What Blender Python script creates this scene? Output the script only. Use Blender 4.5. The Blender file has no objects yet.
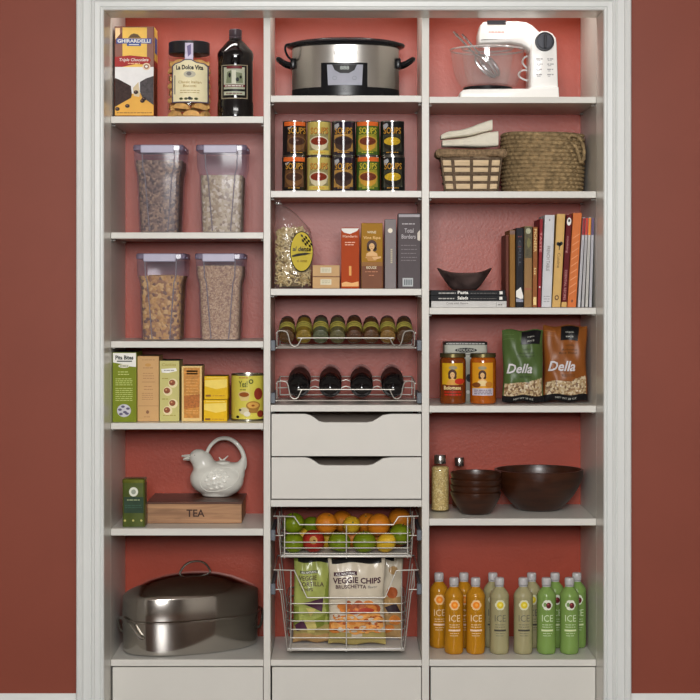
import bpy, bmesh, math, random
from mathutils import Vector, Matrix, noise
RND = random.Random(11)
scene = bpy.context.scene
COL = scene.collection
PI = math.pi
# measured view of the photograph: 3 mm per pixel at the shelf fronts (y = 0), eye 5.35 m away, 1.32 m high
S, DC, XC, YC, ZE = .003, 5.35, 345.0, 288.0, 1.32
def sc(y): return S * (DC + y) / DC
def X(p, y=0.0): return (p - XC) * sc(y)
def Z(p, y=0.0): return ZE - (p - YC) * sc(y)

# ------------------------------------------------------------------ materials
def lin(c):
    o = []
    for v in c[:3]:
        v = v / 255.0
        o.append(v / 12.92 if v <= .04045 else ((v + .055) / 1.055) ** 2.4)
    return (o[0], o[1], o[2], 1.0)
MC = {}
def base_mat(name):
    m = bpy.data.materials.new(name); m.use_nodes = True
    nt = m.node_tree
    return m, nt, nt.nodes['Principled BSDF'], nt.nodes['Material Output']
def setp(b, **k):
    for a, v in k.items():
        b.inputs[a.replace('_', ' ')].default_value = v
def P(name, c, rough=.5, metal=0, var=.05, scale=30, bump=0, bscale=None, spec=.28, coat=0, trans=0, ior=1.45, stretch=(1, 1, 1)):
    if name in MC: return MC[name]
    m, nt, b, out = base_mat(name)
    N, L = nt.nodes, nt.links
    setp(b, Roughness=rough, Metallic=metal, Specular_IOR_Level=spec, Coat_Weight=coat, Transmission_Weight=trans, IOR=ior)
    c = lin(c)
    b.inputs['Base Color'].default_value = c
    if var or bump:
        tc = N.new('ShaderNodeTexCoord'); mp = N.new('ShaderNodeMapping'); mp.inputs['Scale'].default_value = stretch
        L.new(tc.outputs['Object'], mp.inputs['Vector'])
        if var:
            n = N.new('ShaderNodeTexNoise'); n.inputs['Scale'].default_value = scale; n.inputs['Detail'].default_value = 4
            L.new(mp.outputs[0], n.inputs['Vector'])
            r = N.new('ShaderNodeValToRGB')
            e = r.color_ramp.elements
            e[0].position, e[1].position = .3, .7
            e[0].color = tuple(min(1, x * (1 - var)) for x in c[:3]) + (1,)
            e[1].color = tuple(min(1, x * (1 + var)) for x in c[:3]) + (1,)
            L.new(n.outputs['Fac'], r.inputs['Fac']); L.new(r.outputs['Color'], b.inputs['Base Color'])
        if bump:
            n2 = N.new('ShaderNodeTexNoise'); n2.inputs['Scale'].default_value = bscale or scale; n2.inputs['Detail'].default_value = 3
            L.new(mp.outputs[0], n2.inputs['Vector'])
            bp = N.new('ShaderNodeBump'); bp.inputs['Strength'].default_value = bump; bp.inputs['Distance'].default_value = .002
            L.new(n2.outputs['Fac'], bp.inputs['Height']); L.new(bp.outputs['Normal'], b.inputs['Normal'])
    MC[name] = m
    return m
def film(name, tint, gloss=.12, rough=.08, haze=0.0, hazec=(220, 220, 230), crinkle=0):
    """thin clear plastic or glass: mostly see-through, with a fresnel sheen and a little milky scatter"""
    if name in MC: return MC[name]
    m, nt, b, out = base_mat(name)
    N, L = nt.nodes, nt.links
    t = N.new('ShaderNodeBsdfTransparent'); t.inputs['Color'].default_value = lin(tint)
    g = N.new('ShaderNodeBsdfGlossy'); g.inputs['Roughness'].default_value = rough; g.inputs['Color'].default_value = (1, 1, 1, 1)
    if crinkle:
        n = N.new('ShaderNodeTexNoise'); n.inputs['Scale'].default_value = crinkle; n.inputs['Detail'].default_value = 2
        tc = N.new('ShaderNodeTexCoord'); L.new(tc.outputs['Object'], n.inputs['Vector'])
        bp = N.new('ShaderNodeBump'); bp.inputs['Strength'].default_value = .9; bp.inputs['Distance'].default_value = .01
        L.new(n.outputs['Fac'], bp.inputs['Height']); L.new(bp.outputs['Normal'], g.inputs['Normal'])
    lw = N.new('ShaderNodeLayerWeight'); lw.inputs['Blend'].default_value = .5
    pw = N.new('ShaderNodeMath'); pw.operation = 'POWER'; pw.inputs[1].default_value = 3.5; L.new(lw.outputs['Facing'], pw.inputs[0])
    mr = N.new('ShaderNodeMapRange'); mr.inputs['To Min'].default_value = gloss * .5; mr.inputs['To Max'].default_value = min(1, gloss * 4)
    L.new(pw.outputs[0], mr.inputs['Value'])
    src = t.outputs[0]
    if haze:
        setp(b, Roughness=.4); b.inputs['Base Color'].default_value = lin(hazec)
        mh = N.new('ShaderNodeMixShader'); mh.inputs[0].default_value = haze
        L.new(src, mh.inputs[1]); L.new(b.outputs[0], mh.inputs[2]); src = mh.outputs[0]
    mx = N.new('ShaderNodeMixShader'); L.new(mr.outputs[0], mx.inputs[0])
    L.new(src, mx.inputs[1]); L.new(g.outputs[0], mx.inputs[2]); L.new(mx.outputs[0], out.inputs['Surface'])
    MC[name] = m
    return m
def grain(name, cols, scale=120, rough=.6, bump=.6, stretch=(1, 1, 1)):
    """a heap of small pieces: voronoi cells, each with its own tone, and raised centres"""
    if name in MC: return MC[name]
    m, nt, b, out = base_mat(name)
    N, L = nt.nodes, nt.links
    setp(b, Roughness=rough)
    tc = N.new('ShaderNodeTexCoord'); mp = N.new('ShaderNodeMapping'); mp.inputs['Scale'].default_value = stretch
    L.new(tc.outputs['Object'], mp.inputs['Vector'])
    v = N.new('ShaderNodeTexVoronoi'); v.inputs['Scale'].default_value = scale
    L.new(mp.outputs[0], v.inputs['Vector'])
    sp = N.new('ShaderNodeSeparateColor'); L.new(v.outputs['Color'], sp.inputs[0])
    r = N.new('ShaderNodeValToRGB'); r.color_ramp.interpolation = 'CONSTANT'
    els = r.color_ramp.elements
    for i, c in enumerate(cols):
        e = els[i] if i < 2 else els.new(.99)
        e.position = i / len(cols)
    for i, c in enumerate(cols): els[i].color = lin(c)
    L.new(sp.outputs[0], r.inputs['Fac']); L.new(r.outputs['Color'], b.inputs['Base Color'])
    bp = N.new('ShaderNodeBump'); bp.invert = True; bp.inputs['Strength'].default_value = bump; bp.inputs['Distance'].default_value = .004
    L.new(v.outputs['Distance'], bp.inputs['Height']); L.new(bp.outputs['Normal'], b.inputs['Normal'])
    MC[name] = m
    return m
def wood(name, c1, c2, stretch=(3, 20, 30), rough=.4, scale=3.0, coat=0, bump=.1):
    if name in MC: return MC[name]
    m, nt, b, out = base_mat(name)
    N, L = nt.nodes, nt.links
    setp(b, Roughness=rough, Coat_Weight=coat, Coat_Roughness=.15)
    tc = N.new('ShaderNodeTexCoord'); mp = N.new('ShaderNodeMapping'); mp.inputs['Scale'].default_value = stretch
    L.new(tc.outputs['Object'], mp.inputs['Vector'])
    n = N.new('ShaderNodeTexNoise'); n.inputs['Scale'].default_value = scale; n.inputs['Detail'].default_value = 8; n.inputs['Distortion'].default_value = .6
    L.new(mp.outputs[0], n.inputs['Vector'])
    r = N.new('ShaderNodeValToRGB'); e = r.color_ramp.elements
    e[0].position, e[1].position = .35, .68; e[0].color = lin(c1); e[1].color = lin(c2)
    L.new(n.outputs['Fac'], r.inputs['Fac']); L.new(r.outputs['Color'], b.inputs['Base Color'])
    bp = N.new('ShaderNodeBump'); bp.inputs['Strength'].default_value = bump; bp.inputs['Distance'].default_value = .001
    L.new(n.outputs['Fac'], bp.inputs['Height']); L.new(bp.outputs['Normal'], b.inputs['Normal'])
    MC[name] = m
    return m

# ------------------------------------------------------------------ objects
OFF = {}
def tag(o, label=None, cat=None, group=None, kind=None):
    if label: o['label'] = label
    if cat: o['category'] = cat
    if group: o['group'] = group
    if kind: o['kind'] = kind
    return o
def T(name, label, cat, x, y, z, group=None):
    o = bpy.data.objects.new(name, None); COL.objects.link(o)
    o.location = (x, y, z); o.empty_display_size = .05
    OFF[o] = Vector((x, y, z))
    return tag(o, label, cat, group)
GL = {}
def glyphs(s, shear=0.0, bold=0.0):
    k = (s, shear, bold)
    if k not in GL:
        c = bpy.data.curves.new('lettering', 'FONT'); c.body = s; c.align_x = 'CENTER'; c.resolution_u = 2
        c.shear = shear; c.offset = bold
        o = bpy.data.objects.new('lettering', c); COL.objects.link(o)
        bpy.context.view_layer.update()
        me = bpy.data.meshes.new_from_object(o.evaluated_get(bpy.context.evaluated_depsgraph_get()))
        vs = [tuple(v.co) for v in me.vertices]; fs = [tuple(p.vertices) for p in me.polygons]
        bpy.data.objects.remove(o); bpy.data.curves.remove(c); bpy.data.meshes.remove(me)
        xs = [v[0] for v in vs] or [0, 1]
        GL[k] = (vs, fs, min(xs), max(xs))
    return GL[k]
def cat_rom(pts, k=6, closed=False):
    pts = [Vector(p) for p in pts]; n = len(pts); out = []
    for i in range(n if closed else n - 1):
        p0 = pts[(i - 1) % n] if closed or i > 0 else pts[0]
        p1 = pts[i]; p2 = pts[(i + 1) % n]
        p3 = pts[(i + 2) % n] if closed or i + 2 < n else pts[-1]
        for j in range(k):
            t = j / k
            out.append(.5 * ((2 * p1) + (p2 - p0) * t + (2 * p0 - 5 * p1 + 4 * p2 - p3) * t * t + (3 * p1 - p0 - 3 * p2 + p3) * t ** 3))
    if not closed: out.append(pts[-1])
    return out
class B:
    def __init__(s): s.v = []; s.f = []; s.m = []; s.mats = []
    def k(s, mat):
        if mat not in s.mats: s.mats.append(mat)
        return s.mats.index(mat)
    def add(s, vs, fs, mat):
        b = len(s.v); s.v += [Vector(v) for v in vs]
        i = s.k(mat) if not isinstance(mat, list) else None
        for n, f in enumerate(fs):
            s.f.append(tuple(b + q for q in f)); s.m.append(i if i is not None else s.k(mat[n]))
        return s
    def mark(s): return (len(s.v), len(s.f))
    def xf(s, mk, fn):
        for i in range(mk[0], len(s.v)): s.v[i] = Vector(fn(s.v[i]))
        return s
    def rot(s, mk, c, ax, ang):
        M = Matrix.Rotation(ang, 3, ax); c = Vector(c)
        return s.xf(mk, lambda p: c + M @ (p - c))
    def box(s, x0, x1, y0, y1, z0, z1, mat, bev=.001, seg=1):
        bm = bmesh.new(); bmesh.ops.create_cube(bm, size=1)
        for v in bm.verts: v.co = Vector(((x0 + x1) / 2 + v.co.x * (x1 - x0), (y0 + y1) / 2 + v.co.y * (y1 - y0), (z0 + z1) / 2 + v.co.z * (z1 - z0)))
        if bev: bmesh.ops.bevel(bm, geom=bm.edges[:], offset=bev, segments=seg, affect='EDGES', profile=.5)
        s.frombm(bm, mat); return s
    def frombm(s, bm, mat):
        bm.verts.index_update()
        s.add([v.co.copy() for v in bm.verts], [tuple(q.index for q in f.verts) for f in bm.faces], mat); bm.free()
    def lathe(s, prof, mat, cx, cy, cz=0.0, n=40, sx=1.0, sy=1.0, cap0=True, cap1=True):
        vs = []; fs = []; ms = []
        for p in prof:
            for j in range(n):
                a = 2 * PI * j / n
                vs.append((cx + p[0] * sx * math.cos(a), cy + p[0] * sy * math.sin(a), cz + p[1]))
        for i in range(len(prof) - 1):
            mm = prof[i][2] if len(prof[i]) > 2 else mat
            for j in range(n):
                k = (j + 1) % n
                fs.append((i * n + j, i * n + k, (i + 1) * n + k, (i + 1) * n + j)); ms.append(mm)
        if cap0: fs.append(tuple(reversed(range(n)))); ms.append(prof[0][2] if len(prof[0]) > 2 else mat)
        if cap1: fs.append(tuple((len(prof) - 1) * n + j for j in range(n))); ms.append(prof[-2][2] if len(prof[-2]) > 2 else mat)
        return s.add(vs, fs, ms)
    def loft(s, rings, mat, closed=True, caps=True):
        """rings: lists of equal length of points"""
        n = len(rings[0]); vs = [p for r in rings for p in r]; fs = []
        for i in range(len(rings) - 1):
            for j in range(n if closed else n - 1):
                k = (j + 1) % n
                fs.append((i * n + j, i * n + k, (i + 1) * n + k, (i + 1) * n + j))
        if caps and closed:
            fs.append(tuple(reversed(range(n)))); fs.append(tuple((len(rings) - 1) * n + j for j in range(n)))
        return s.add(vs, fs, mat)
    def tube(s, pts, r, mat, n=8, closed=False):
        pts = [Vector(p) for p in pts]; m = len(pts)
        rr = r if isinstance(r, list) else [r] * m
        rings = []; u = None
        for i, p in enumerate(pts):
            t = ((pts[(i + 1) % m] if closed or i < m - 1 else p) - (pts[(i - 1) % m] if closed or i > 0 else p)).normalized()
            if u is None:
                u = t.orthogonal().normalized()
            else:
                u = u - t * u.dot(t)
                u = u.normalized() if u.length > 1e-6 else t.orthogonal().normalized()
            w = t.cross(u)
            rings.append([p + rr[i] * (u * math.cos(2 * PI * j / n) + w * math.sin(2 * PI * j / n)) for j in range(n)])
        if closed: rings.append(rings[0])
        return s.loft(rings, mat, True, not closed)
    def flat(s, pts, y, mat): return s.add([(p[0], y, p[1]) for p in pts], [tuple(range(len(pts)))], mat)
    def rect(s, x0, x1, z0, z1, y, mat): return s.flat([(x0, z0), (x1, z0), (x1, z1), (x0, z1)], y, mat)
    def ell(s, cx, cz, rx, rz, y, mat, n=24):
        return s.flat([(cx + rx * math.cos(2 * PI * j / n), cz + rz * math.sin(2 * PI * j / n)) for j in range(n)], y, mat)
    def text(s, t, cx, cz, h, y, mat, w=None, shear=0.0, bold=.01):
        """lettering h tall (capitals), centred on cx with its base line at cz; w squeezes it to a width"""
        vs, fs, a, b = glyphs(t, shear, bold)
        k = h / .69; kx = k if w is None else w / max(1e-6, b - a); mid = (a + b) / 2
        return s.add([(cx + (v[0] - mid) * kx, y, cz + v[1] * k) for v in vs], fs, mat)
    def prism(s, pts, y0, y1, mat):
        """outline of (x, z), counter-clockwise seen from the front, pushed back from y0 to y1"""
        n = len(pts)
        vs = [(p[0], y0, p[1]) for p in pts] + [(p[0], y1, p[1]) for p in pts]
        fs = [tuple(range(n)), tuple(reversed(range(n, 2 * n)))]
        for i in range(n):
            k = (i + 1) % n; fs.append((i, i + n, k + n, k))
        return s.add(vs, fs, mat)
    def wrap(s, mk, cx, cy, r, sy=1.0, step=.004, rz=None):
        """lay flat prints (whose y is minus their layer height) round an upright cylinder"""
        vs, fs, ms = s.v[mk[0]:], s.f[mk[1]:], s.m[mk[1]:]
        del s.v[mk[0]:]; del s.f[mk[1]:]; del s.m[mk[1]:]
        bm = bmesh.new(); bv = [bm.verts.new(v) for v in vs]
        for f, m in zip(fs, ms):
            try: bm.faces.new([bv[q - mk[0]] for q in f]).material_index = m
            except ValueError: pass
        lo, hi = min(v.x for v in vs), max(v.x for v in vs)
        x = math.floor(lo / step) * step
        while x < hi:
            bmesh.ops.bisect_plane(bm, geom=bm.verts[:] + bm.edges[:] + bm.faces[:], plane_co=(x, 0, 0), plane_no=(1, 0, 0)); x += step
        if rz:
            z = min(v.z for v in vs); z1 = max(v.z for v in vs)
            while z < z1:
                bmesh.ops.bisect_plane(bm, geom=bm.verts[:] + bm.edges[:] + bm.faces[:], plane_co=(0, 0, z), plane_no=(0, 0, 1)); z += step
        bm.verts.index_update(); b = len(s.v)
        for v in bm.verts:
            q = rz(v.co.z) if rz else r
            d = v.co.x - cx
            s.v.append(Vector((v.co.x, cy - sy * math.sqrt(max(1e-7, q * q - d * d)) + v.co.y, v.co.z)))
        for f in bm.faces:
            s.f.append(tuple(b + q.index for q in f.verts)); s.m.append(f.material_index)
        bm.free(); return s
    def build(s, name, parent=None, loc=None, label=None, cat=None, group=None, kind=None, ang=35):
        me = bpy.data.meshes.new(name)
        o = bpy.data.objects.new(name, me)
        off = OFF[parent] if parent is not None else Vector(loc if loc is not None else (0, 0, 0))
        OFF[o] = off
        me.from_pydata([v - off for v in s.v], [], s.f)
        for m in s.mats: me.materials.append(m)
        me.polygons.foreach_set('material_index', s.m)
        me.polygons.foreach_set('use_smooth', [True] * len(s.f))
        me.update(); me.validate()
        me.set_sharp_from_angle(angle=math.radians(ang))
        COL.objects.link(o)
        if parent is not None: o.parent = parent
        else: o.location = off
        return tag(o, label, cat, group, kind)
def rrect(cx, cy, hx, hy, r, z, k=5):
    out = []
    for (sx, sy, a0) in ((1, -1, -PI / 2), (1, 1, 0), (-1, 1, PI / 2), (-1, -1, PI)):
        for j in range(k + 1):
            a = a0 + PI / 2 * j / k
            out.append((cx + sx * (hx - r) + r * math.cos(a), cy + sy * (hy - r) + r * math.sin(a), z))
    return out
def remesh_bake(b, voxel, smooth=6, factor=.5):
    """weld overlapping volumes of a builder into one continuous skin"""
    o = b.build('rough_form'); 
    m = o.modifiers.new('r', 'REMESH'); m.mode = 'VOXEL'; m.voxel_size = voxel
    q = o.modifiers.new('s', 'SMOOTH'); q.iterations = smooth; q.factor = factor
    bpy.context.view_layer.update()
    me = bpy.data.meshes.new_from_object(o.evaluated_get(bpy.context.evaluated_depsgraph_get()))
    vs = [v.co.copy() for v in me.vertices]; fs = [tuple(p.vertices) for p in me.polygons]
    bpy.data.objects.remove(o); bpy.data.meshes.remove(me)
    return vs, fs
def ellipsoid(b, c, r, mat, n=24, rings=14, M=None):
    vs = []; fs = []
    for i in range(rings + 1):
        t = PI * i / rings
        for j in range(n):
            a = 2 * PI * j / n
            p = Vector((r[0] * math.sin(t) * math.cos(a), r[1] * math.sin(t) * math.sin(a), -r[2] * math.cos(t)))
            if M: p = M @ p
            vs.append(Vector(c) + p)
    for i in range(rings):
        for j in range(n):
            k = (j + 1) % n; fs.append((i * n + j, i * n + k, (i + 1) * n + k, (i + 1) * n + j))
    b.add(vs, fs, mat)

# palette used all over
WHITE_LAM = P('white_laminate', (215, 212, 204), rough=.32, var=.015, scale=8)
JAMB_PAINT = P('white_jamb_gloss', (222, 220, 212), rough=.26, var=.015, scale=6, spec=.4)
TRIM_PAINT = P('white_trim_paint', (216, 218, 215), rough=.3, var=.015, scale=6)
INK_W = P('ink_white', (236, 234, 226), rough=.45)
INK_K = P('ink_black', (22, 20, 20), rough=.45)
INK_GREY = P('ink_grey', (120, 116, 112), rough=.5)
CHROME = P('chrome_wire', (205, 203, 198), rough=.3, metal=1, var=0)
NICKEL = P('satin_nickel_wire', (186, 181, 172), rough=.38, metal=.45, var=0)
STEEL = P('brushed_steel', (196, 194, 188), rough=.24, metal=1, var=.04, scale=60, stretch=(.2, .2, 8))
BLACK_PL = P('black_plastic', (20, 20, 23), rough=.25)
SLATE_PL = P('slide_plastic', (100, 105, 112), rough=.4)
# ------------------------------------------------------------------ the setting
RED_WALL = P('red_wall_paint', (131, 66, 50), rough=.5, var=.03, scale=5, bump=.06, bscale=160)
RED_BACK = P('red_closet_paint', (166, 66, 44), rough=.36, spec=.42, var=.04, scale=12, bump=.22, bscale=120)
WX0, WX1 = -.703, .754            # faces of the opening
YW = -.14                         # face of the room wall
ZH = 2.13                         # underside of the head jamb
def struct(name, b): return b.build(name, kind='structure')
JT = .018
b = B(); b.box(-3.2, WX0 - JT, YW, 0, 0, 2.62, RED_WALL, 0); struct('wall_left', b)
b = B(); b.box(WX1 + JT, 3.2, YW, 0, 0, 2.62, RED_WALL, 0); struct('wall_right', b)
b = B(); b.box(WX0 - JT, WX1 + JT, YW, 0, ZH + JT, 2.62, RED_WALL, 0); struct('wall_top', b)
b = B(); b.box(WX0 - .03, WX1 + .03, .362, .40, 0, 2.62, RED_BACK, 0); struct('wall_back', b)
FLOOR = wood('oak_floor', (52, 33, 20), (84, 55, 34), stretch=(2, .35, 2), rough=.35, scale=6)
b = B(); b.box(-3.2, 3.2, -7.2, .40, -.05, 0, FLOOR, 0); struct('floor', b)
b = B(); b.box(-3.2, 3.2, -7.2, .40, 2.62, 2.67, P('ceiling_paint', (232, 228, 220), rough=.7), 0); struct('ceiling', b)
WALL_CREAM = P('cream_wall_paint', (170, 164, 156), rough=.7)
b = B(); b.box(-3.24, -3.2, -7.2, 0, 0, 2.62, WALL_CREAM, 0); b.build('wall_side_left', kind='structure')
b = B(); b.box(3.2, 3.24, -7.2, 0, 0, 2.62, WALL_CREAM, 0); b.build('wall_side_right', kind='structure')
b = B(); b.box(-3.24, 3.24, -7.24, -7.2, 0, 2.62, WALL_CREAM, 0); b.build('wall_front', kind='structure')
# jambs
b = B(); b.box(WX0 - JT, WX0, YW, -.0005, 0, ZH + JT, JAMB_PAINT, .001); struct('trim_1', b)
b = B(); b.box(WX1, WX1 + JT, YW, -.0005, 0, ZH + JT, JAMB_PAINT, .001); struct('trim_2', b)
b = B(); b.box(WX0, WX1, YW, -.0005, ZH, ZH + JT, JAMB_PAINT, .001); struct('trim_3', b)
# moulded casing: profile is (distance from the opening, thickness)
CW = .079
PROF = [(.000, 0), (.000, .013), (.004, .016), (.007, .0165), (.009, .010), (.012, .0135), (.025, .0143), (.027, .0185), (.033, .021), (.0365, .017), (.040, .0200), (.058, .0206), (.060, .026), (.066, .0295), (.074, .029), (.0775, .027), (.079, .023), (.079, 0)]
def casing(name, pts_fn):
    b = B(); rings = [[pts_fn(u, d, e) for (u, d) in PROF] for e in (0, 1)]
    b.loft(rings, TRIM_PAINT, True, True); return b.build(name, kind='structure', ang=20)
def cl(u, d, e): return (WX0 - u, YW - d, 0 if e == 0 else ZH + u)
def cr(u, d, e): return (WX1 + u, YW - d, ZH + u if e == 0 else 0)
def ch(u, d, e): return (WX0 - u, YW - d, ZH + u) if e == 0 else (WX1 + u, YW - d, ZH + u)
casing('trim_4', cl); casing('trim_5', cr); casing('trim_6', ch)
BP = [(0, 0), (0, .014), (.10, .014), (.106, .012), (.116, .012), (.122, .009), (.130, .006), (.136, .002), (.136, 0)]
for nm, x0, x1 in (('baseboard_left', -3.2, WX0 - CW), ('baseboard_right', WX1 + CW, 3.2)):
    b = B(); b.loft([[(x, YW - d, z) for (z, d) in BP] for x in (x0, x1)], TRIM_PAINT, True, True); struct(nm, b)

# ------------------------------------------------------------------ the shelving unit
SD = .358                          # shelf depth
unit = T('shelving_unit', 'white built in pantry shelving with three bays inside the red closet', 'shelving', 0, 0, 0)
for x0, x1 in ((WX0 - .019, WX0), (WX1, WX1 + .019)):
    b = B(); b.box(x0, x1, 0, SD, 0, 2.3, WHITE_LAM); b.build('side_panel', unit)
DL = (X(263.6), X(270.4)); DR = (X(421.9), X(429.1))
for x0, x1 in (DL, DR):
    b = B(); b.box(x0, x1, 0, SD, 0, 2.3, WHITE_LAM); b.build('divider_panel', unit)
b = B(); b.box(WX0, WX1, 0, SD, 2.3, 2.32, WHITE_LAM); b.build('top_panel', unit)
BAYS = {'L': (WX0, DL[0]), 'C': (DL[1], DR[0]), 'R': (DR[1], WX1)}
SH = {'L': [(116.4, 123), (232.4, 238.6), (341.2, 347.7), (423, 429.3), (528.6, 535.6), (659.6, 666.2)],
      'C': [(95.6, 102), (190.8, 197.3), (288.7, 295.3), (405, 411.6), (500, 506.8), (659.8, 666)],
      'R': [(96.8, 103), (191.3, 197.9), (307.7, 314.3), (405.7, 412.4), (518.6, 525.5), (659.6, 666.2)]}
TOP = {}
for bay, rows in SH.items():
    x0, x1 = BAYS[bay]
    for i, (p0, p1) in enumerate(rows):
        TOP[bay + str(i + 1)] = Z(p0) + .0005
        b = B(); b.box(x0 + .0008, x1 - .0008, 0, SD, Z(p1), Z(p0), WHITE_LAM); sh = b.build('shelf', unit)
        if i < 5:
            for sx in (x0, x1):
                for y in (.045, .3):
                    b = B(); s = 1 if sx == x0 else -1
                    b.tube([(sx, y, Z(p1) - .004), (sx + s * .009, y, Z(p1) - .004)], .0033, CHROME, 10)
                    b.build('shelf_pin', sh, label='small metal shelf pin')
    b = B(); b.box(x0 + .005, x1 - .002, .004, .022, .006, Z(667.6), WHITE_LAM); b.build('toe_panel', unit)
# two drawers with scooped fronts in the middle bay
DRAWER_IN = P('drawer_inside', (176, 160, 146), rough=.5, var=.03)
for (pt, pb, pd) in ((414, 456, 422.4), (457.4, 498.6, 465.4)):
    x0, x1 = X(271.6), X(421.2); zt, zb, zd = Z(pt), Z(pb), Z(pd)
    b = B()
    ix0, ix1 = x0 + .012, x1 - .012
    b.box(ix0, ix0 + .012, .019, .34, zb + .012, zt - .02, DRAWER_IN); b.box(ix1 - .012, ix1, .019, .34, zb + .012, zt - .02, DRAWER_IN)
    b.box(ix0, ix1, .328, .34, zb + .012, zt - .012, DRAWER_IN); b.box(ix0, ix1, .019, .34, zb + .008, zb + .02, DRAWER_IN)
    dr = b.build('drawer', unit)
    b = B(); L_ = [X(305), X(310), X(315), X(319), X(324)]; R_ = [X(367), X(373), X(378), X(383), X(391)]
    f = [0, .14, .5, .86, 1]
    notch = [(x, zt - (zt - zd) * q) for x, q in zip(R_[::-1], f)] + [(x, zt - (zt - zd) * q) for x, q in zip(L_[::-1], f[::-1])]
    b.prism([(x0, zb), (x1, zb), (x1, zt)] + notch + [(x0, zt)], -.001, .018, WHITE_LAM); b.build('drawer_front', dr, label='white drawer front with a scooped finger grip')
# ------------------------------------------------------------------ left bay
CARD = lambda n, c, r=.45: P(n, c, rough=r, var=.02, scale=40, spec=.12)
class Pr:
    """prints on a flat front at depth y, drawn in the photograph's own units"""
    def __init__(s, b, y, lay=.0004): s.b, s.y0, s.n, s.lay = b, y, 1, lay
    def y(s, l): return s.y0 - s.lay * l
    def x(s, p): return X(p, s.y0)
    def z(s, p): return Z(p, s.y0)
    def rect(s, x0, x1, t, bt, mat, l=1): s.b.rect(s.x(x0), s.x(x1), s.z(bt), s.z(t), s.y(l), mat); return s
    def poly(s, pts, mat, l=1):
        q = [(s.x(a), s.z(c)) for a, c in pts]
        ar = sum(q[i][0] * q[(i + 1) % len(q)][1] - q[(i + 1) % len(q)][0] * q[i][1] for i in range(len(q)))
        s.b.flat(q if ar > 0 else q[::-1], s.y(l), mat); return s
    def ell(s, cx, cy, rx, ry, mat, l=1, n=24): s.b.ell(s.x(cx), s.z(cy), rx * sc(s.y0), ry * sc(s.y0), s.y(l), mat, n); return s
    def text(s, t, cx, base, h, mat, w=None, l=2, shear=0.0, bold=.01):
        s.b.text(t, s.x(cx), s.z(base), h * sc(s.y0), s.y(l), mat, None if w is None else w * sc(s.y0), shear, bold); return s
    def lines(s, x0, x1, ys, mat, h=.6, l=2, seed=1):
        r = random.Random(seed)
        for q in ys:
            a = x0
            while a < x1 - .8:
                e = min(x1, a + r.uniform(1.5, 4)); s.rect(a, e, q, q + h, mat, l); a = e + .6
        return s
def carton(name, label, cat, px0, px1, ptop, y0, dep, zb, mat, group=None, side=None, flap=True, part='carton_body'):
    x0, x1, zt = X(px0, y0), X(px1, y0), Z(ptop, y0)
    t = T(name, label, cat, (x0 + x1) / 2, y0 + dep / 2, zb, group)
    b = B(); b.box(x0, x1, y0, y0 + dep, zb, zt, mat, .0008)
    b.build(part, t); FR[t] = (x0, x1, zb, zt, mat)
    if flap:
        f = B(); f.box(x0 + .0006, x1 - .0006, y0 + .0015, y0 + dep - .001, zt, zt + .0007, side or mat, .0002); f.build('top_flap', t)
    return t
FR = {}
def front(t, y0):
    b = B()
    if t in FR: x0, x1, z0, z1, m = FR[t]; b.rect(x0 + .0012, x1 - .0012, z0 + .0012, z1 - .0012, y0 - .0002, m)
    return b, Pr(b, y0)

# --- top shelf: brownie carton, biscotti jar, dark bottle
YEL, GOLD, BLUE = P('carton_yellow', (240, 196, 92)), P('carton_gold', (226, 170, 70)), P('banner_blue', (64, 86, 158))
REDB, BROWN, CHOC = P('banner_red', (168, 42, 40)), P('carton_brown', (84, 44, 34)), P('brownie_crumb', (58, 40, 36), rough=.6, var=.35, scale=140)
t = carton('brownie_mix_carton', 'tall yellow, white and brown brownie mix carton with blue banner, top shelf by left panel', 'box', 114.6, 154, 26.5, .045, .10, TOP['L1'], CARD('carton_choc', (112, 62, 42)), flap=True)
b, p = front(t, .045)
p.rect(115, 153.6, 27, 67, P('print_mauve', (142, 96, 84)), 1)
p.rect(122.5, 147, 27.5, 67, YEL, 2)
p.rect(115.4, 120, 28, 42, P('print_peach', (250, 214, 160)), 2).poly([(115.2, 40), (122, 32), (122, 44), (115.2, 44)], P('print_brown', (110, 62, 50)), 3)
p.poly([(128, 38), (131, 34.5), (134, 33.5), (138, 34.5), (141, 38)], P('eagle_dark', (98, 76, 50)), 3)
p.rect(116.5, 151.5, 38.5, 43.6, BLUE, 4).rect(127, 141, 43.4, 46, BLUE, 4)
p.text('GHIRARDELLI', 134, 42.6, 3.2, INK_W, 33, 5, bold=.03).rect(129, 139, 44.2, 45, INK_W, 5)
p.poly([(114.8, 57), (130, 55.4), (149, 57.2), (151, 60), (149, 65), (136, 64), (122, 67), (114.8, 66.5)], REDB, 3)
p.text('Triple Chocolate', 134, 61.2, 2.9, INK_W, 29, 4, shear=.25).lines(128, 140, [63], P('ink_peach', (240, 190, 150)), .9, 4)
p.rect(115, 153.6, 67, 80, P('print_white', (238, 237, 236)), 2)
p.ell(146.5, 66.6, 4, 3.6, P('seal_cream', (232, 206, 176)), 4).ell(146.5, 66.6, 2.6, 2.3, P('seal_tan', (150, 100, 80)), 5).ell(146.5, 66.6, 1.4, 1.2, INK_W, 6)
p.rect(115, 153.6, 80, 115.5, GOLD, 2).poly([(115, 79), (153.6, 75), (153.6, 92), (115, 95)], P('print_white', 0), 3)
p.poly([(115, 78), (119, 79.5), (131, 86), (132, 95), (131, 98), (115, 107)], CHOC, 4)
p.poly([(140, 82), (146, 78.5), (153.6, 76), (153.6, 105), (142, 97), (140, 92)], P('brownie_blue', (78, 72, 74), rough=.6, var=.3, scale=140), 4)
p.poly([(133, 88), (138.5, 82), (140, 94), (139, 98), (134, 97)], P('batter', (214, 196, 160)), 4)
p.poly([(115, 107), (131, 98), (134, 96), (139, 97), (153.6, 105), (153.6, 115.5), (115, 115.5)], GOLD, 5)
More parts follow.
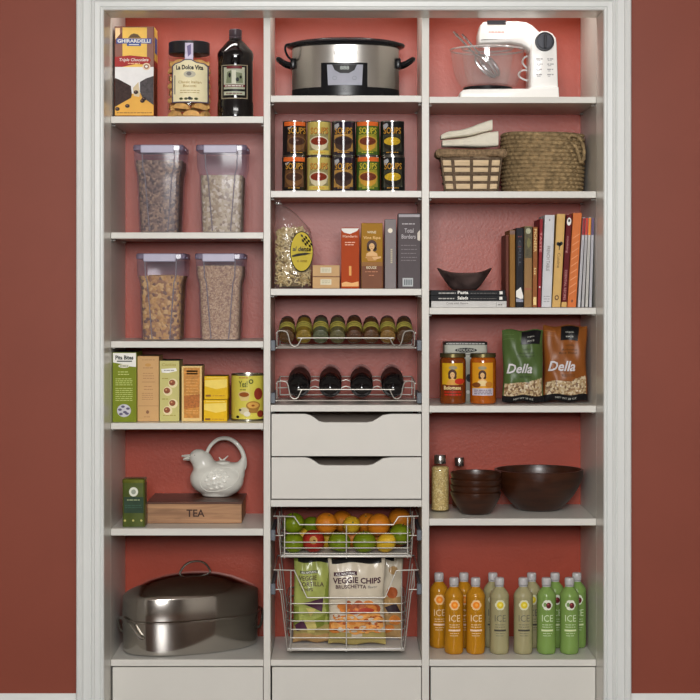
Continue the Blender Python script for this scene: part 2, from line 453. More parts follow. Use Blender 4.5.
for cx, cy in ((136, 92.3), (127.5, 106), (117.5, 109), (142.5, 101), (144, 99)): p.ell(cx, cy, 2.4, 2, P('chip_dark', (48, 30, 26)), 6, 9); p.ell(cx - .5, cy - .5, .8, .7, P('chip_lite', (120, 90, 76)), 7, 8)
p.lines(117, 152, [112.5], P('ink_brown', (120, 80, 40)), .7, 6)
b.build('printed_front', t)
b = B(); xs = X(154, .045) + .0004
for (ya, yb, za, zb_, m) in ((.05, .14, 26.8, 60, YEL), (.05, .14, 60, 66, REDB), (.06, .13, 36, 52, BLUE)):
    b.add([(xs + (.0004 if m is not YEL else 0), ya, Z(zb_, .045)), (xs + (.0004 if m is not YEL else 0), yb, Z(zb_, .045)), (xs + (.0004 if m is not YEL else 0), yb, Z(za, .045)), (xs + (.0004 if m is not YEL else 0), ya, Z(za, .045))], [(0, 1, 2, 3)], m)
b.build('printed_side', t)

# biscotti jar
cy = .105; cx = X(189.2, cy); r = 22.3 * sc(cy); zb = TOP['L1']; zs = lambda p_: Z(p_, cy)
JAR = film('clear_jar', (252, 251, 248), gloss=.05, rough=.05)
t = T('biscotti_jar', 'clear plastic biscotti jar with black lid and cream label on the top shelf', 'jar', cx, cy, zb)
b = B(); zt = zs(54)
b.lathe([(r * .86, zb + .0005), (r * .97, zb + .004), (r, zb + .012), (r, zb + .10), (r * .995, zt - .02), (r * .93, zt - .006), (r * .86, zt)], JAR, cx, cy, 0, 48, cap1=False)
b.build('jar_body', t)
b = B(); LID = P('jar_lid', (38, 37, 40), rough=.4)
pr = [(r * .87, zt - .004), (r * .92, zt - .002), (r * .92, zs(43.6)), (r * .88, zs(42.8)), (r * .2, zs(42.9))]
b.lathe(pr, LID, cx, cy, 0, 60)
b.build('lid', t)
def wrapdraw(b, cx, cy, r, fn, rz=None, sy=1.0, step=.004, lay=.0004):
    mk = b.mark(); p = Pr(b, cy - r, lay); p.y = lambda l: -lay * l; fn(p); b.wrap(mk, cx, cy, r, sy, step, rz)
CREAM, LAV = P('label_cream', (238, 228, 188), rough=.5), P('label_lavender', (92, 84, 104), rough=.5)
b = B()
def fn(p):
    arch = [(172.6, 101.4), (206.6, 101.4), (206.6, 66), (203.5, 63.6), (196, 62.6), (191, 60), (185, 60), (180, 62.6), (175.5, 63.6), (172.6, 66)]
    p.poly([(189.6 + (x_ - 189.6) * 1.07, 81 + (y_ - 81) * 1.05) for x_, y_ in arch], LAV, 1); p.poly(arch, CREAM, 2)
    p.text('La Dolce Vita', 189.4, 69.2, 4.2, INK_K, 27, 3, bold=.04)
    p.ell(189.6, 74, 6, 3.4, P('label_grey', (196, 190, 168)), 3, 18).ell(189, 73.6, 2.6, 2, INK_GREY, 4, 12).text('Classic Italian', 189.6, 83.2, 2.6, P('ink_gold', (170, 140, 70)), 23, 3)
    p.text('Biscotti', 189.6, 87, 2.6, P('ink_gold', 0), 13, 3).lines(180, 200, [90, 92.2], P('ink_gold', 0), .6, 3)
    for q in range(4): p.ell(181 + q * 5, 98.6, 2, 1.3, P('ink_olive', (70, 74, 40)), 3, 8)
    p.ell(189.5, 98.2, 1.7, 1.7, INK_K, 4, 10); p.rect(174, 175, 75, 94, INK_GREY, 3)
wrapdraw(b, cx, cy, r + .0004, fn); b.build('label', t)
b = B(); p = Pr(b, 0); mk = b.mark(); pp = Pr(b, cy - r)
wrapdraw(b, cx, cy, r * .925, lambda p: (p.rect(185, 193.2, 42.8, 60.5, P('seal_lilac', (208, 200, 222)), 1), p.poly([(187, 46), (191, 44), (191, 54), (188, 57)], P('seal_purple', (120, 108, 150)), 2)), rz=lambda z: r * .93 if z > zt - .008 else r * (1.005 - .075 * min(1, max(0, (z - zt + .02) / .014))))
b.build('tamper_seal', t)
# the biscotti themselves, standing and lying round the jar
def biscotto(i, c, ang, tilt, ln, th, lying):
    b = B(); n = 16; out = []
    for j in range(n + 1):
        a = PI * j / n; out.append((ln / 2 * math.cos(a), .017 * math.sin(a) ** .8))
    pts = [(x, z) for x, z in out]
    m = P('biscuit', (220, 172, 106), rough=.75, var=.22, scale=70, bump=.5, bscale=200)
    mk = b.mark(); b.prism(pts, -th / 2, th / 2, m)
    M = Matrix.Rotation(ang, 3, 'Z') @ Matrix.Rotation(tilt, 3, 'Y')
    b.xf(mk, lambda q: Vector(c) + M @ Vector((q.x, q.y, q.z - .008)))
    b.build('biscotto', None, c, 'golden baked biscotto packed inside the clear jar with black lid', 'biscotti', 'biscotti in the jar')
i = 0
for lev, (z, tl) in enumerate(((zb + .012, 0), (zb + .034, .12), (zb + .056, -.1), (zb + .078, .1), (zb + .1, -.12), (zb + .122, .1), (zb + .146, .0), (zb + .166, .1))):
    for q in range(6):
        a = PI * 2 / 6 * q + lev * .52 - PI / 2 + .2
        if z + .02 > zt - .002: continue
        biscotto(i, (cx + .0535 * math.cos(a), cy + .0535 * math.sin(a), z + .002), a + PI / 2, tl, .052, .013, True); i += 1

# dark oil bottle
cy = .1; cx = X(235.4, cy); r = 18 * sc(cy); zs = lambda p_: Z(p_, cy)
BOT = P('dark_bottle', (16, 12, 14), rough=.08, coat=.6)
t = T('oil_bottle', 'large black bottle with cone shoulder and framed label on the top left shelf', 'bottle', cx, cy, zb)
b = B()
b.lathe([(r * .9, zb + .0005), (r, zb + .006), (r, zs(104)), (r * .97, zs(102)), (r * .97, zs(62)), (r, zs(60)), (r * 1.01, zs(55)), (r * .96, zs(52)), (r * .5, zs(42.5)), (r * .36, zs(40.4)), (r * .33, zs(38))], BOT, cx, cy, 0, 48); b.build('bottle_body', t)
b = B(); CAP = P('bottle_cap', (70, 58, 64), rough=.35)
b.lathe([(r * .36, zs(39)), (r * .37, zs(37.6)), (r * .33, zs(37)), (r * .36, zs(36)), (r * .355, zs(30.5)), (r * .3, zs(29.4)), (r * .05, zs(29.3))], CAP, cx, cy, 0, 32); b.build('cap', t)
b = B()
def fn(p):
    p.rect(221, 247.4, 64.6, 98.6, P('label_frame', (150, 140, 116)), 1).rect(222, 246.4, 65.4, 97.6, BOT, 2).rect(223.6, 244.6, 67, 95, P('label_sage', (176, 180, 158)), 3)
    p.rect(226.5, 242, 65.8, 68.6, P('label_maroon', (110, 40, 44)), 4).poly([(226, 83), (227, 72), (231, 70), (233, 76), (236, 72), (242, 73), (243, 83)], P('label_green', (120, 128, 100)), 4).rect(231.6, 236, 70, 83.6, P('label_bottle', (206, 206, 186)), 5).ell(237.4, 79.4, 1.7, 2.2, INK_K, 6, 10).ell(229.6, 75, 1.3, 2.6, INK_K, 6, 10).ell(240.6, 77, 1.2, 1.6, INK_K, 6, 10)
    p.rect(223.6, 244.6, 84.5, 87, P('label_maroon', 0), 4).rect(223.6, 244.6, 89, 91.2, INK_K, 4).lines(225, 243, [85.3], INK_W, .9, 5).lines(226, 242, [93], P('label_maroon', 0), .8, 4)
wrapdraw(b, cx, cy, r * .975, fn); b.build('label', t)

# --- four clear canisters with lavender lids
CAN_PL = film('canister_plastic', (246, 243, 247), gloss=.03, rough=.12, haze=.13, hazec=(176, 168, 184))
LIDPL = film('canister_lid', (206, 200, 222), gloss=.05, rough=.15, haze=.5, hazec=(150, 142, 166))
CAN_RIB = film('canister_rib', (226, 222, 226), gloss=.16, rough=.1, haze=.3, hazec=(190, 184, 196))
TABPL = P('canister_tab', (176, 172, 192), rough=.3)
def canister(tx0, tx1, bx0, bx1, ptop, pfill, zb, mat, label, flabel, fname, seed):
    y0, dep = .045, .19; yc = y0 + dep / 2
    zt = Z(ptop, y0); h = zt - zb
    cx = (X((tx0 + tx1) / 2, y0)); wt = (tx1 - tx0) / 2 * sc(y0); wb = (bx1 - bx0) / 2 * sc(y0)
    t = T('food_canister', label, 'canister', cx, yc, zb)
    def ring(f, inset=0.0, z=None):
        # f: height fraction; the lower sides are cut in below the shoulder for a grip
        w = wb + (wt - wb) * f; d = dep / 2 * (.86 + .12 * f)
        cut = .006 if f < .66 else (.006 * (1 - (f - .66) / .08) if f < .74 else 0)
        return rrect(cx, yc, w - cut - inset, d - inset, .014, zb + h * f if z is None else z, 4)
    lv = [0.004, .02, .3, .6, .66, .70, .74, .85, .955]
    b = B(); b.loft([ring(f) for f in lv], CAN_PL, True, False); b.add(ring(.004), [tuple(reversed(range(24)))], CAN_PL); b.build('canister_body', t)
    # raised front panel
    b = B()
    for s in (-1, 1):
        q_ = lambda u, f: (cx + s * wt * u, yc - dep / 2 * (.86 + .12 * f) - .0012, zb + h * f)
        b.tube([q_(.64, .93), q_(.62, .74), q_(.54, .66), q_(.36, .02)], .0022, CAN_RIB, 6)
    b.build('front_rib', t)
    b = B(); zl = zb + h * .955
    b.loft([rrect(cx, yc, wt + .001, dep / 2 + .001, .015, z, 4) for z in (zl - .004, zt - .003)] + [rrect(cx, yc, wt - .002, dep / 2 - .003, .013, zt, 4)], LIDPL)
    for s in (-1, 1): b.box(cx + s * wt - .003, cx + s * wt + .004, yc - .05, yc - .035, zl - .004, zl + .002, LIDPL, .001)
    lid = b.build('lid', t, label='lavender see-through lid')
    b = B(); b.box(cx - wt * .70, cx + wt * .62, y0 - .003, y0 + .05, zl - .013, zt - .001, TABPL, .002); b.build('lid_flap', lid, label='pale lilac snap flap')
    # contents, a heap nobody could count
    zf = Z(pfill, y0); ff = (zf - zb) / h
    rings = [ring(min(f, ff), .004, max(zb + .003, zb + .001 + h * min(f, ff))) for f in [.006, .05, .3, .55, .64, .70, .74, .85] if f < ff] + [ring(ff, .0045)]
    r_ = random.Random(seed); b = B(); b.loft(rings, mat)
    for q in range(90):
        a, c_ = r_.uniform(-.9, .9), r_.uniform(-.9, .9); w = wb + (wt - wb) * ff - .02
        s_ = r_.uniform(.003, .007); ellipsoid(b, (cx + a * w, yc + c_ * dep * .36, zf), (s_ * r_.uniform(.8, 1.5), s_, s_ * .7), mat, 7, 4)
    b.build(fname, None, (cx, yc, zb + .003), flabel, 'food', None, 'stuff')
g1 = grain('granola_clusters', [(126, 102, 80), (92, 70, 56), (160, 134, 104), (118, 94, 74), (74, 58, 48), (144, 118, 92)], 150, bump=.6)
g2 = grain('pale_nuts', [(196, 184, 152), (172, 156, 122), (216, 208, 186), (186, 172, 138), (146, 130, 104)], 120, bump=.6)
g3 = grain('golden_chips', [(200, 154, 74), (178, 130, 60), (150, 104, 56), (214, 176, 106), (110, 74, 46), (190, 146, 80)], 110, bump=.7)
g4 = grain('beige_grain', [(196, 166, 126), (176, 142, 106), (212, 186, 148), (150, 116, 88), (186, 156, 118)], 260, bump=.5)
canister(133, 183.4, 138.5, 182, 144.6, 160, TOP['L2'], g1, 'clear canister of brown granola clusters, second shelf, beside the left panel', 'brown granola clusters filling the second shelf canister by the left panel', 'granola', 1)
canister(196, 246.4, 201, 246, 144.6, 175, TOP['L2'], g2, 'clear canister two thirds full of pale chunky nuts, second shelf, beside the divider', 'pale chunky nuts heaped in the second shelf canister beside the divider', 'shelled_nuts', 2)
canister(136, 185, 141, 184.5, 253.4, 276, TOP['L3'], g3, 'clear canister of golden brown chips, third shelf, below the granola canister', 'golden brown chips filling the lower canister by the left panel', 'dried_chips', 3)
canister(195, 244, 199.5, 243, 253.4, 266, TOP['L3'], g4, 'clear canister nearly full of fine beige grain, third shelf, beside the divider', 'fine beige grain filling the lower canister beside the divider', 'grain', 4)

# --- shelf of cartons
zb = TOP['L4']; y0 = .06
GREEN = CARD('carton_green', (122, 134, 34)); TANC = CARD('carton_tan', (206, 164, 112))
t = carton('pita_snack_carton', 'tall lime green snack carton with white top, against the left panel', 'box', 112.5, 136.4, 352.4, .03, .16, zb, GREEN, side=P('carton_shade', (60, 58, 50)))
b, p = front(t, .03)
p.poly([(113, 353), (136, 353), (136, 367), (130, 366.4), (122, 364), (113, 362.4)], INK_W, 1).text('Pita Bites', 124.4, 359.4, 3.8, P('ink_slate', (60, 66, 60)), 18, 2, bold=.04).rect(117, 132, 360.6, 361.8, P('ink_slate', 0), 2)
p.ell(124, 366, 5.6, 1.9, P('ink_cream', (226, 222, 200)), 2, 16).lines(120, 128, [365.6], P('ink_slate', 0), .8, 3)
LG = P('ink_lime', (196, 206, 120)); p.lines(118, 129, [371.5, 374], LG, .8).lines(115.5, 132.5, [378.5, 380.5, 382.5, 384.5], LG, .7, 2, 3).lines(115.5, 132.5, [388, 390, 392, 394, 396, 398, 400], LG, .7, 2, 5)
p.ell(124, 410.6, 7, 6.4, P('snack_grey', (196, 194, 200)), 2, 20)
for dx, dy in ((-4, -1), (1, 1.5), (4, -2), (-1, -4), (3, 3), (-3, 3.4)): p.ell(124 + dx, 410.6 + dy, 2, 1.3, P('snack_violet', (92, 86, 112)), 3, 8)
b.build('printed_front', t)
t = carton('cracker_carton', 'plain kraft tan carton with faint print beside the lime green carton', 'box', 137.4, 158.8, 356.2, y0, .13, zb, TANC, side=P('carton_shade2', (130, 96, 66)))
b, p = front(t, y0); KI = P('ink_kraft', (176, 130, 88))
p.lines(142, 155, [359.5], KI, .7).ell(148, 365, 3, 1.6, P('ink_kgold', (200, 150, 80)), 2, 12).lines(143, 153, [367.5], KI, .8).lines(143, 154, [373, 375.5, 378], KI, .7, 2, 4).rect(142, 155, 381.7, 382.3, KI).lines(144, 153, [386, 389], KI, .8, 2, 6).lines(142, 153, [393, 395, 397, 399], KI, .6, 2, 7).rect(138, 158.4, 405.6, 406.1, KI).ell(147.6, 412, 1.6, 1.8, P('ink_kdark', (140, 96, 66)), 2, 10).lines(144, 151, [416.5], KI, .7)
b.build('printed_front', t)
PALE = CARD('carton_pale', (200, 192, 124))
t = carton('cookie_carton', 'pale yellow carton with four round cookies on its front', 'box', 159.6, 179.2, 360.8, y0, .12, zb, PALE, side=P('carton_shade', 0))
b, p = front(t, y0)
p.text('Cookies', 169, 366, 3, P('ink_ochre', (166, 150, 70)), 14, 2, shear=.2).poly([(161, 369), (176, 368), (177, 371), (168, 373), (162, 372.6)], INK_W, 1).lines(164, 174, [370], INK_GREY, .7)
for cx_, cy_ in ((172.2, 382.6), (167, 390.6), (172.4, 403), (167, 410)):
    p.ell(cx_ + .8, cy_ + .6, 4.6, 4.6, P('plate_cream', (230, 216, 170)), 2, 20).ell(cx_, cy_, 3.2, 3, P('cookie_brown', (140, 74, 40), var=.3, scale=200), 3, 16).ell(cx_ - .8, cy_ - .8, 1, .9, P('cookie_lite', (206, 150, 104)), 4, 8)
p.lines(162, 168, [378, 398.5], P('ink_ochre', 0), 1).lines(163, 177, [415], P('ink_ochre', 0), .8)
b.build('printed_front', t)
t = carton('rice_mix_carton', 'cream carton with a large orange gold panel between cookie carton and yellow cartons', 'box', 181.6, 201.8, 366, y0, .11, zb, CARD('carton_cream', (228, 196, 130)), side=P('carton_shade', 0))
b, p = front(t, y0); OG = P('panel_orange', (196, 132, 52), rough=.45, var=.2, scale=120)
p.poly([(183.5, 367.6), (200, 367.6), (199.4, 418), (184, 418)], OG, 1).rect(186.6, 197.6, 370.4, 372, INK_W).rect(186.6, 197.6, 373, 374.4, INK_W)
p.lines(186, 198, [379, 382, 385, 388, 391, 394], P('ink_gold2', (216, 160, 84)), .8, 2, 9).poly([(184, 396), (199.8, 394), (199.5, 407), (184, 409)], P('panel_rust', (176, 104, 40), var=.35, scale=160), 2).lines(186, 198, [410, 412.5], P('ink_gold2', 0), .9)
b.build('printed_front', t)
YCART = CARD('carton_bright_yellow', (226, 182, 28))
for (a, c, pt, zz, lb, nm) in ((203.8, 227, 399.8, zb, 'small bright yellow carton at the bottom of its pair, beside the soup can', 'lower'), (204.4, 227.6, 376.2, Z(399.3, y0), 'small bright yellow carton stacked on top of another, left of the soup can', 'upper')):
    t = carton('tea_bag_carton', lb, 'box', a, c, pt, y0, .09, zz, YCART, 'small yellow cartons', side=P('carton_shade3', (96, 78, 24)))
    b, p = front(t, y0)
    p.poly([(a + .6, pt + 4), (c - .6, pt + 3), (c - .6, pt + 11), (a + 12, pt + 13), (a + .6, pt + 10)], P('yellow_lite', (240, 212, 100)), 1).rect(a + 2, c - 2, pt + 1.2, pt + 2, P('yellow_lite', 0), 1)
    p.rect(a + 1.5, a + 6.5, pt + 18.5, pt + 20.4, P('ink_umber', (130, 80, 20)), 2).lines(a + 8, c - 3, [pt + 19], P('ink_amber', (190, 140, 20)), 1)
    b.build('printed_front', t)
# large soup can
cy = .12; cx = X(248, cy); r = 16.6 * sc(cy); zt = Z(373.4, cy)
t = T('soup_can', 'large pale yellow can with pictured bowls, right end of the carton shelf', 'can', cx, cy, zb)
TIN = P('tin_rim', (190, 186, 174), rough=.25, metal=1, var=0)
b = B(); b.lathe([(r * .97, zb + .0004), (r * 1.01, zb + .001), (r * 1.01, zb + .004), (r * .985, zb + .005), (r * .985, zt - .005), (r * 1.01, zt - .004), (r * 1.01, zt - .0005), (r * .96, zt), (r * .95, zt - .004), (r * .1, zt - .004)], TIN, cx, cy, 0, 48); b.build('can_body', t, label='silver can body and rims')
b = B(); LBL = P('label_lemon', (212, 200, 84), rough=.4, var=.06, scale=14)
b.lathe([(r, zb + .0055), (r, zt - .0055)], LBL, cx, cy, 0, 64, cap0=False, cap1=False)
def fn(p):
    p.text('Yes!', 243, 387, 6, P('ink_moss', (92, 98, 40)), 9, 2, bold=.02).ell(251, 381.6, 2.4, 2.4, P('ink_moss', 0), 2, 14).ell(251, 381.6, 1.2, 1.2, LBL, 3, 10).lines(239, 248, [377.4], P('ink_rust', (180, 100, 50)), .9).lines(240, 246, [389.4], P('ink_moss', 0), .8)
    p.ell(244, 394.5, 6, 3.4, P('bowl_white', (220, 196, 130)), 2, 20).poly([(238, 394.6), (250, 394.6), (248, 400.6), (241, 401)], P('bowl_white', 0), 2).ell(244, 394.6, 5, 2.4, P('soup_brown', (150, 84, 40)), 3, 18)
    p.ell(253, 405.6, 7, 4.4, P('bowl_tan', (170, 124, 60)), 4, 20).poly([(246, 405.6), (260, 405.6), (257, 413), (249, 413)], P('bowl_tan', 0), 4).ell(253, 405.4, 5.6, 3, P('soup_gold', (216, 166, 84)), 5, 18).ell(253, 405.6, 1.6, 1, P('soup_brown', 0), 6, 10)
    p.ell(244, 411, 5, 3.6, P('veg_pale', (210, 200, 160)), 5, 14).ell(240, 410, 1.4, 1.2, P('veg_dark', (80, 60, 46)), 6, 9).ell(247, 414, 3.4, 2.6, P('veg_white', (226, 220, 200)), 6, 12).ell(258, 394, 4, 6, P('veg_red', (140, 52, 36)), 3, 16).ell(260, 414, 3, 3.6, P('veg_red', 0), 6, 12).ell(237.5, 417, 1.6, 1.4, INK_K, 4, 10)
wrapdraw(b, cx, cy, r + .0002, fn); b.build('label', t)

# --- tea shelf
zb = TOP['L5']; y0 = .03
t = T('tea_tin', 'small green tea tin with a white round seal, beside the wooden tea box', 'tin', X(133.4, y0), y0 + .034, zb)
x0, x1, zt = X(122.4, y0), X(144.6, y0), Z(479, y0)
TG = P('tin_green', (74, 84, 30), rough=.35, var=.25, scale=30); b = B()
b.loft([rrect((x0 + x1) / 2, y0 + .034, (x1 - x0) / 2, .034, .006, z, 4) for z in (zb + .0006, zt - .012)], TG); b.build('tin_body', t)
b = B(); b.loft([rrect((x0 + x1) / 2, y0 + .034, (x1 - x0) / 2 + .0006, .0346, .006, z, 4) for z in (zt - .012, zt - .002)] + [rrect((x0 + x1) / 2, y0 + .034, (x1 - x0) / 2 - .002, .032, .005, zt, 4)], P('tin_lid_green', (110, 112, 44), rough=.25, metal=.5)); b.build('lid', t)
b, p = front(t, y0)
p.rect(124, 143.6, 497, 513, P('tin_dark', (38, 60, 40), var=.2), 1).ell(133.6, 491.8, 4.5, 4.7, P('seal_white', (222, 222, 206)), 3, 22).ell(133.6, 491.8, 2.4, 2.5, P('seal_grey', (150, 156, 140)), 4, 14).lines(127, 141, [499.4], P('ink_sage', (150, 160, 120)), 1.1, 3).lines(125, 142, [505, 507], P('ink_teal', (52, 84, 66)), .9, 3)
for q in (125, 133.2, 141.4): p.ell(q, 520.5, 1.1, 1.1, P('ink_gold3', (196, 186, 110)), 3, 10)
b.build('printed_front', t)
y0 = .11; dep = .235; cx = X(196, y0); x0, x1 = X(147.2, y0), X(241.6, y0); zt = Z(502, y0)
TEAW = wood('tea_box_wood', (132, 92, 58), (176, 130, 88), stretch=(2, 8, 26), rough=.5, scale=3)
TEAD = wood('tea_box_lid_wood', (74, 42, 30), (104, 62, 44), stretch=(2, 20, 8), rough=.4, scale=3)
t = T('tea_box', 'wooden box with TEA carved on its front, under the white bird teapot', 'box', cx, y0 + dep / 2, zb)
b = B(); b.box(x0, x1, y0 + .003, y0 + dep - .003, zb, zt - .006, TEAW, .001); b.build('box_body', t)
b = B(); b.box(x0 - .002, x1 + .003, y0, y0 + dep, zt - .006, zt, TEAD, .0015); b.build('lid', t, label='dark stained lid board')
b, p = front(t, y0 + .003); p.text('TEA', 195.5, 516.6, 7, P('carving_dark', (60, 36, 24)), 18, 1, bold=.02); b.build('carved_lettering', t)

# white bird teapot
ty = y0 + .145; tz = zt; sx_ = sc(ty)
CER = P('white_glaze', (226, 224, 214), rough=.12, coat=.5, var=.01)
def tp(px, pz): return (X(px, ty), tz + (496.5 - pz) * sx_)
t = T('bird_teapot', 'white glazed bird shaped teapot with hoop handle on the wooden tea box', 'teapot', X(216, ty), ty, tz)
b = B(); m = CER
def eb(px, pz, rx, rz, ry): x, z = tp(px, pz); ellipsoid(b, (x, ty, z), (rx * sx_, ry * sx_, rz * sx_), m, 28, 16)
eb(214.6, 478.6, 25, 17.4, 21); eb(222, 480, 22, 17, 20); eb(208, 473, 15, 14, 15); eb(203, 463, 11, 12, 11.5); eb(198.5, 457.5, 9.6, 8.6, 9)
eb(230, 474, 15, 12, 13); eb(237, 469, 8.5, 7, 8); eb(242, 464, 4.4, 5, 5); eb(243.6, 459.4, 3, 4.4, 3.6)
b.loft([[(X(217, ty) + q * sx_ * math.cos(a), ty + q * .8 * sx_ * math.sin(a), tz + z) for a in [2 * PI * j / 28 for j in range(28)]] for q, z in ((14, .0004), (15, .004), (17, .02))], m)
vs, fs = remesh_bake(b, .0035, 10, .6)
zmin = tz + .0004; b = B(); b.add([Vector((v.x, v.y, max(v.z, zmin))) for v in vs], fs, CER); body = b.build('teapot_body', t)
b = B(); x, z = tp(189, 457.2)
for dz, ln in ((1.2, 7.4), (-2.2, 5.8)):
    b.loft([[(x + .006, ty + q * .010, z + w * .0075 + dz * .0016) for q, w in ((-1, 0), (0, 1), (1, 0), (0, -1))], [(x - ln * sx_, ty + q * .0028, z + w * .0024 + dz * sx_) for q, w in ((-1, 0), (0, 1), (1, 0), (0, -1))]], CER)
b.build('beak', t)
from mathutils.bvhtree import BVHTree
bv = BVHTree.FromPolygons([Vector(v) for v in vs], fs)
LIDZ = lambda x: bv.ray_cast(Vector((x, ty, tz + .5)), Vector((0, 0, -1)))[0].z + .001
b = B(); hp = [tp(*q) for q in ((206.4, 455.5), (208, 450), (212, 444), (218, 439.4), (225, 438.2), (232, 440), (238, 445), (242.4, 452), (244.4, 460), (244, 467), (241, 472))]
path = cat_rom([(q[0], ty, q[1]) for q in hp], 5); b.tube(path, [sx_ * (1.7 + .9 * (i / len(path))) for i in range(len(path))], CER, 12)
ellipsoid(b, (hp[0][0], ty - .001, hp[0][1] + .001), (.0075, .0075, .0085), CER); b.build('handle', t)
b = B(); x, z = tp(222.4, 467.4); z = LIDZ(x); b.lathe([(.026, -.006), (.024, .001), (.012, .004), (.004, .0055)], CER, x, ty, z, 28)
for s, l in ((-1, 12), (1, 20)):
    q = cat_rom([(x, ty, z + .003), (x + s * .006, ty, z + .008), (x + s * l * .0009, ty, z + .009 + l * .0005)], 5)
    b.tube(q, [.0045 * (1 - .8 * i / len(q)) for i in range(len(q))], CER, 8)
b.build('lid', t)
def wing_outline(k): return [tp(201.5 + (219.6 - 201.5) * 0 + 18 * (1 + k * math.cos(a)) + (2 if math.cos(a) > 0 else 0) * k * math.cos(a), 478 - 11.5 * k * math.sin(a) - 3.4 * k * math.cos(a)) for a in [2 * PI * j / 36 for j in range(36)]]
def onbody(x, z, off):
    h = bv.ray_cast(Vector((x, ty - .3, z)), Vector((0, 1, 0)))
    return (x, (h[0].y if h[0] else ty) - off, z)
b = B(); b.tube([onbody(x, z, .0002) for x, z in wing_outline(1)], .0013, CER, 6, True)
for k in range(5):
    for j in range(5 - abs(k - 2)):
        x, z = tp(208 + j * 5.2 + abs(k - 2) * 2.2, 470.5 + k * 4 - j * .9); q = onbody(x, z, -.0012)
        ellipsoid(b, q, (.0075, .0032, .0052), CER, 10, 6)
b.build('wing', t)
b = B(); x, z = tp(195.4, 454.6); ellipsoid(b, onbody(x, z, -.001), (.002, .002, .002), P('eye_grey', (150, 148, 140)), 10, 6); b.build('eye', t)

# --- oval roaster on the bottom shelf
zb = TOP['L6']; cy = .187; cx = X(191.2, cy); k = sc(cy); ang = math.radians(29)
RST = P('roaster_steel', (208, 203, 196), rough=.14, metal=1, var=.03, scale=40, stretch=(.3, .3, 6))
t = T('roasting_pan', 'large oval stainless steel roasting pan with domed lid on the bottom left shelf', 'roasting pan', cx, cy, zb)
A_, B_ = .221, .124
def oval(f, z, n=72): return [(cx + A_ * f * math.copysign(abs(math.cos(a)) ** .9, math.cos(a)) * math.cos(ang) - B_ * f * math.copysign(abs(math.sin(a)) ** .9, math.sin(a)) * math.sin(ang),
                              cy + A_ * f * math.copysign(abs(math.cos(a)) ** .9, math.cos(a)) * math.sin(ang) + B_ * f * math.copysign(abs(math.sin(a)) ** .9, math.sin(a)) * math.cos(ang), z) for a in [2 * PI * j / n for j in range(n)]]
zr = Z(621.6, .06)
b = B(); b.loft([oval(.94, zb + .0006), oval(.975, zb + .004), oval(.99, zb + .012), oval(1.0, zr - .004), oval(1.02, zr - .002), oval(1.02, zr)], RST); b.build('pan_body', t)
b = B(); zl = Z(599, .06); zd = Z(572, cy)
b.loft([oval(1.02, zr + .0004), oval(1.025, zr + .002), oval(1.0, zr + .005), oval(.995, zl), oval(.985, zl + .004), oval(.93, zl + (zd - zl) * .20), oval(.80, zl + (zd - zl) * .44), oval(.62, zl + (zd - zl) * .70), oval(.42, zl + (zd - zl) * .88), oval(.22, zl + (zd - zl) * .975), oval(.06, zd)], RST)
b.build('lid', t)
ux, uy = math.cos(ang), math.sin(ang)
b = B(); hp = [(-.052, -.006), (-.05, .004), (-.036, .022), (-.015, .032), (.015, .032), (.036, .022), (.05, .004), (.052, -.006)]
b.tube(cat_rom([(cx + .012 + u * ux, cy + u * uy, zd + v) for u, v in hp], 4), .0035, STEEL, 8); b.build('lid_handle', t)
for s in (-1, 1):
    b = B(); q = [(s * (A_ - .030), -.074, -.040), (s * (A_ - .016), -.071, -.034), (s * (A_ + .004), -.044, .002), (s * (A_ + .009), 0, .014), (s * (A_ + .004), .044, .002), (s * (A_ - .014), .071, -.034), (s * (A_ - .028), .074, -.040)]
    
    b.tube(cat_rom([(cx + u * ux - v * uy, cy + u * uy + v * ux, zr - .006 + w) for u, v, w in q], 4), .0042, STEEL, 8)
    b.build('side_handle', t)
# ------------------------------------------------------------------ middle bay
# --- slow cooker
zb = TOP['C1']; cy = .175; cx = X(345.6, cy); k = sc(cy)
t = T('slow_cooker', 'oval stainless steel slow cooker with black rim and control panel, top middle shelf', 'slow cooker', cx, cy, zb)
A_, B_ = 53.4 * k, .118
zf = lambda p_: Z(p_, .06)
CKS = P('cooker_steel', (206, 203, 198), rough=.27, metal=1, var=.03, scale=50, stretch=(.3, .3, 8))
b = B(); b.lathe([(1.0, zf(86.6)), (1.005, zf(80)), (1.0, zf(44))], CKS, cx, cy, 0, 96, A_, B_, cap0=False, cap1=False); b.build('steel_band', t)
b = B(); b.lathe([(.9, zb + .004), (.96, zb + .003), (1.0, zb + .008), (1.008, zf(88)), (1.002, zf(86.6))], BLACK_PL, cx, cy, 0, 96, A_, B_)
for dx in (-.09, .09):
    for dy in (-.06, .06): b.lathe([(.012, zb + .0003), (.012, zb + .006)], BLACK_PL, cx + dx, cy + dy, 0, 16)
b.build('base_ring', t, label='black plastic base with small feet')
b = B(); b.lathe([(1.0, zf(44.5)), (1.05, zf(44)), (1.10, zf(42.6)), (1.115, zf(41)), (1.10, zf(39.8)), (1.03, zf(39)), (1.0, zf(38.6)), (.99, zf(38)), (.9, zf(37)), (.7, zf(35.4)), (.3, zf(34.6)), (.05, zf(34.5))], BLACK_PL, cx, cy, 0, 96, A_, B_); b.build('crock_rim', t, label='shiny black crock rim and lid edge')
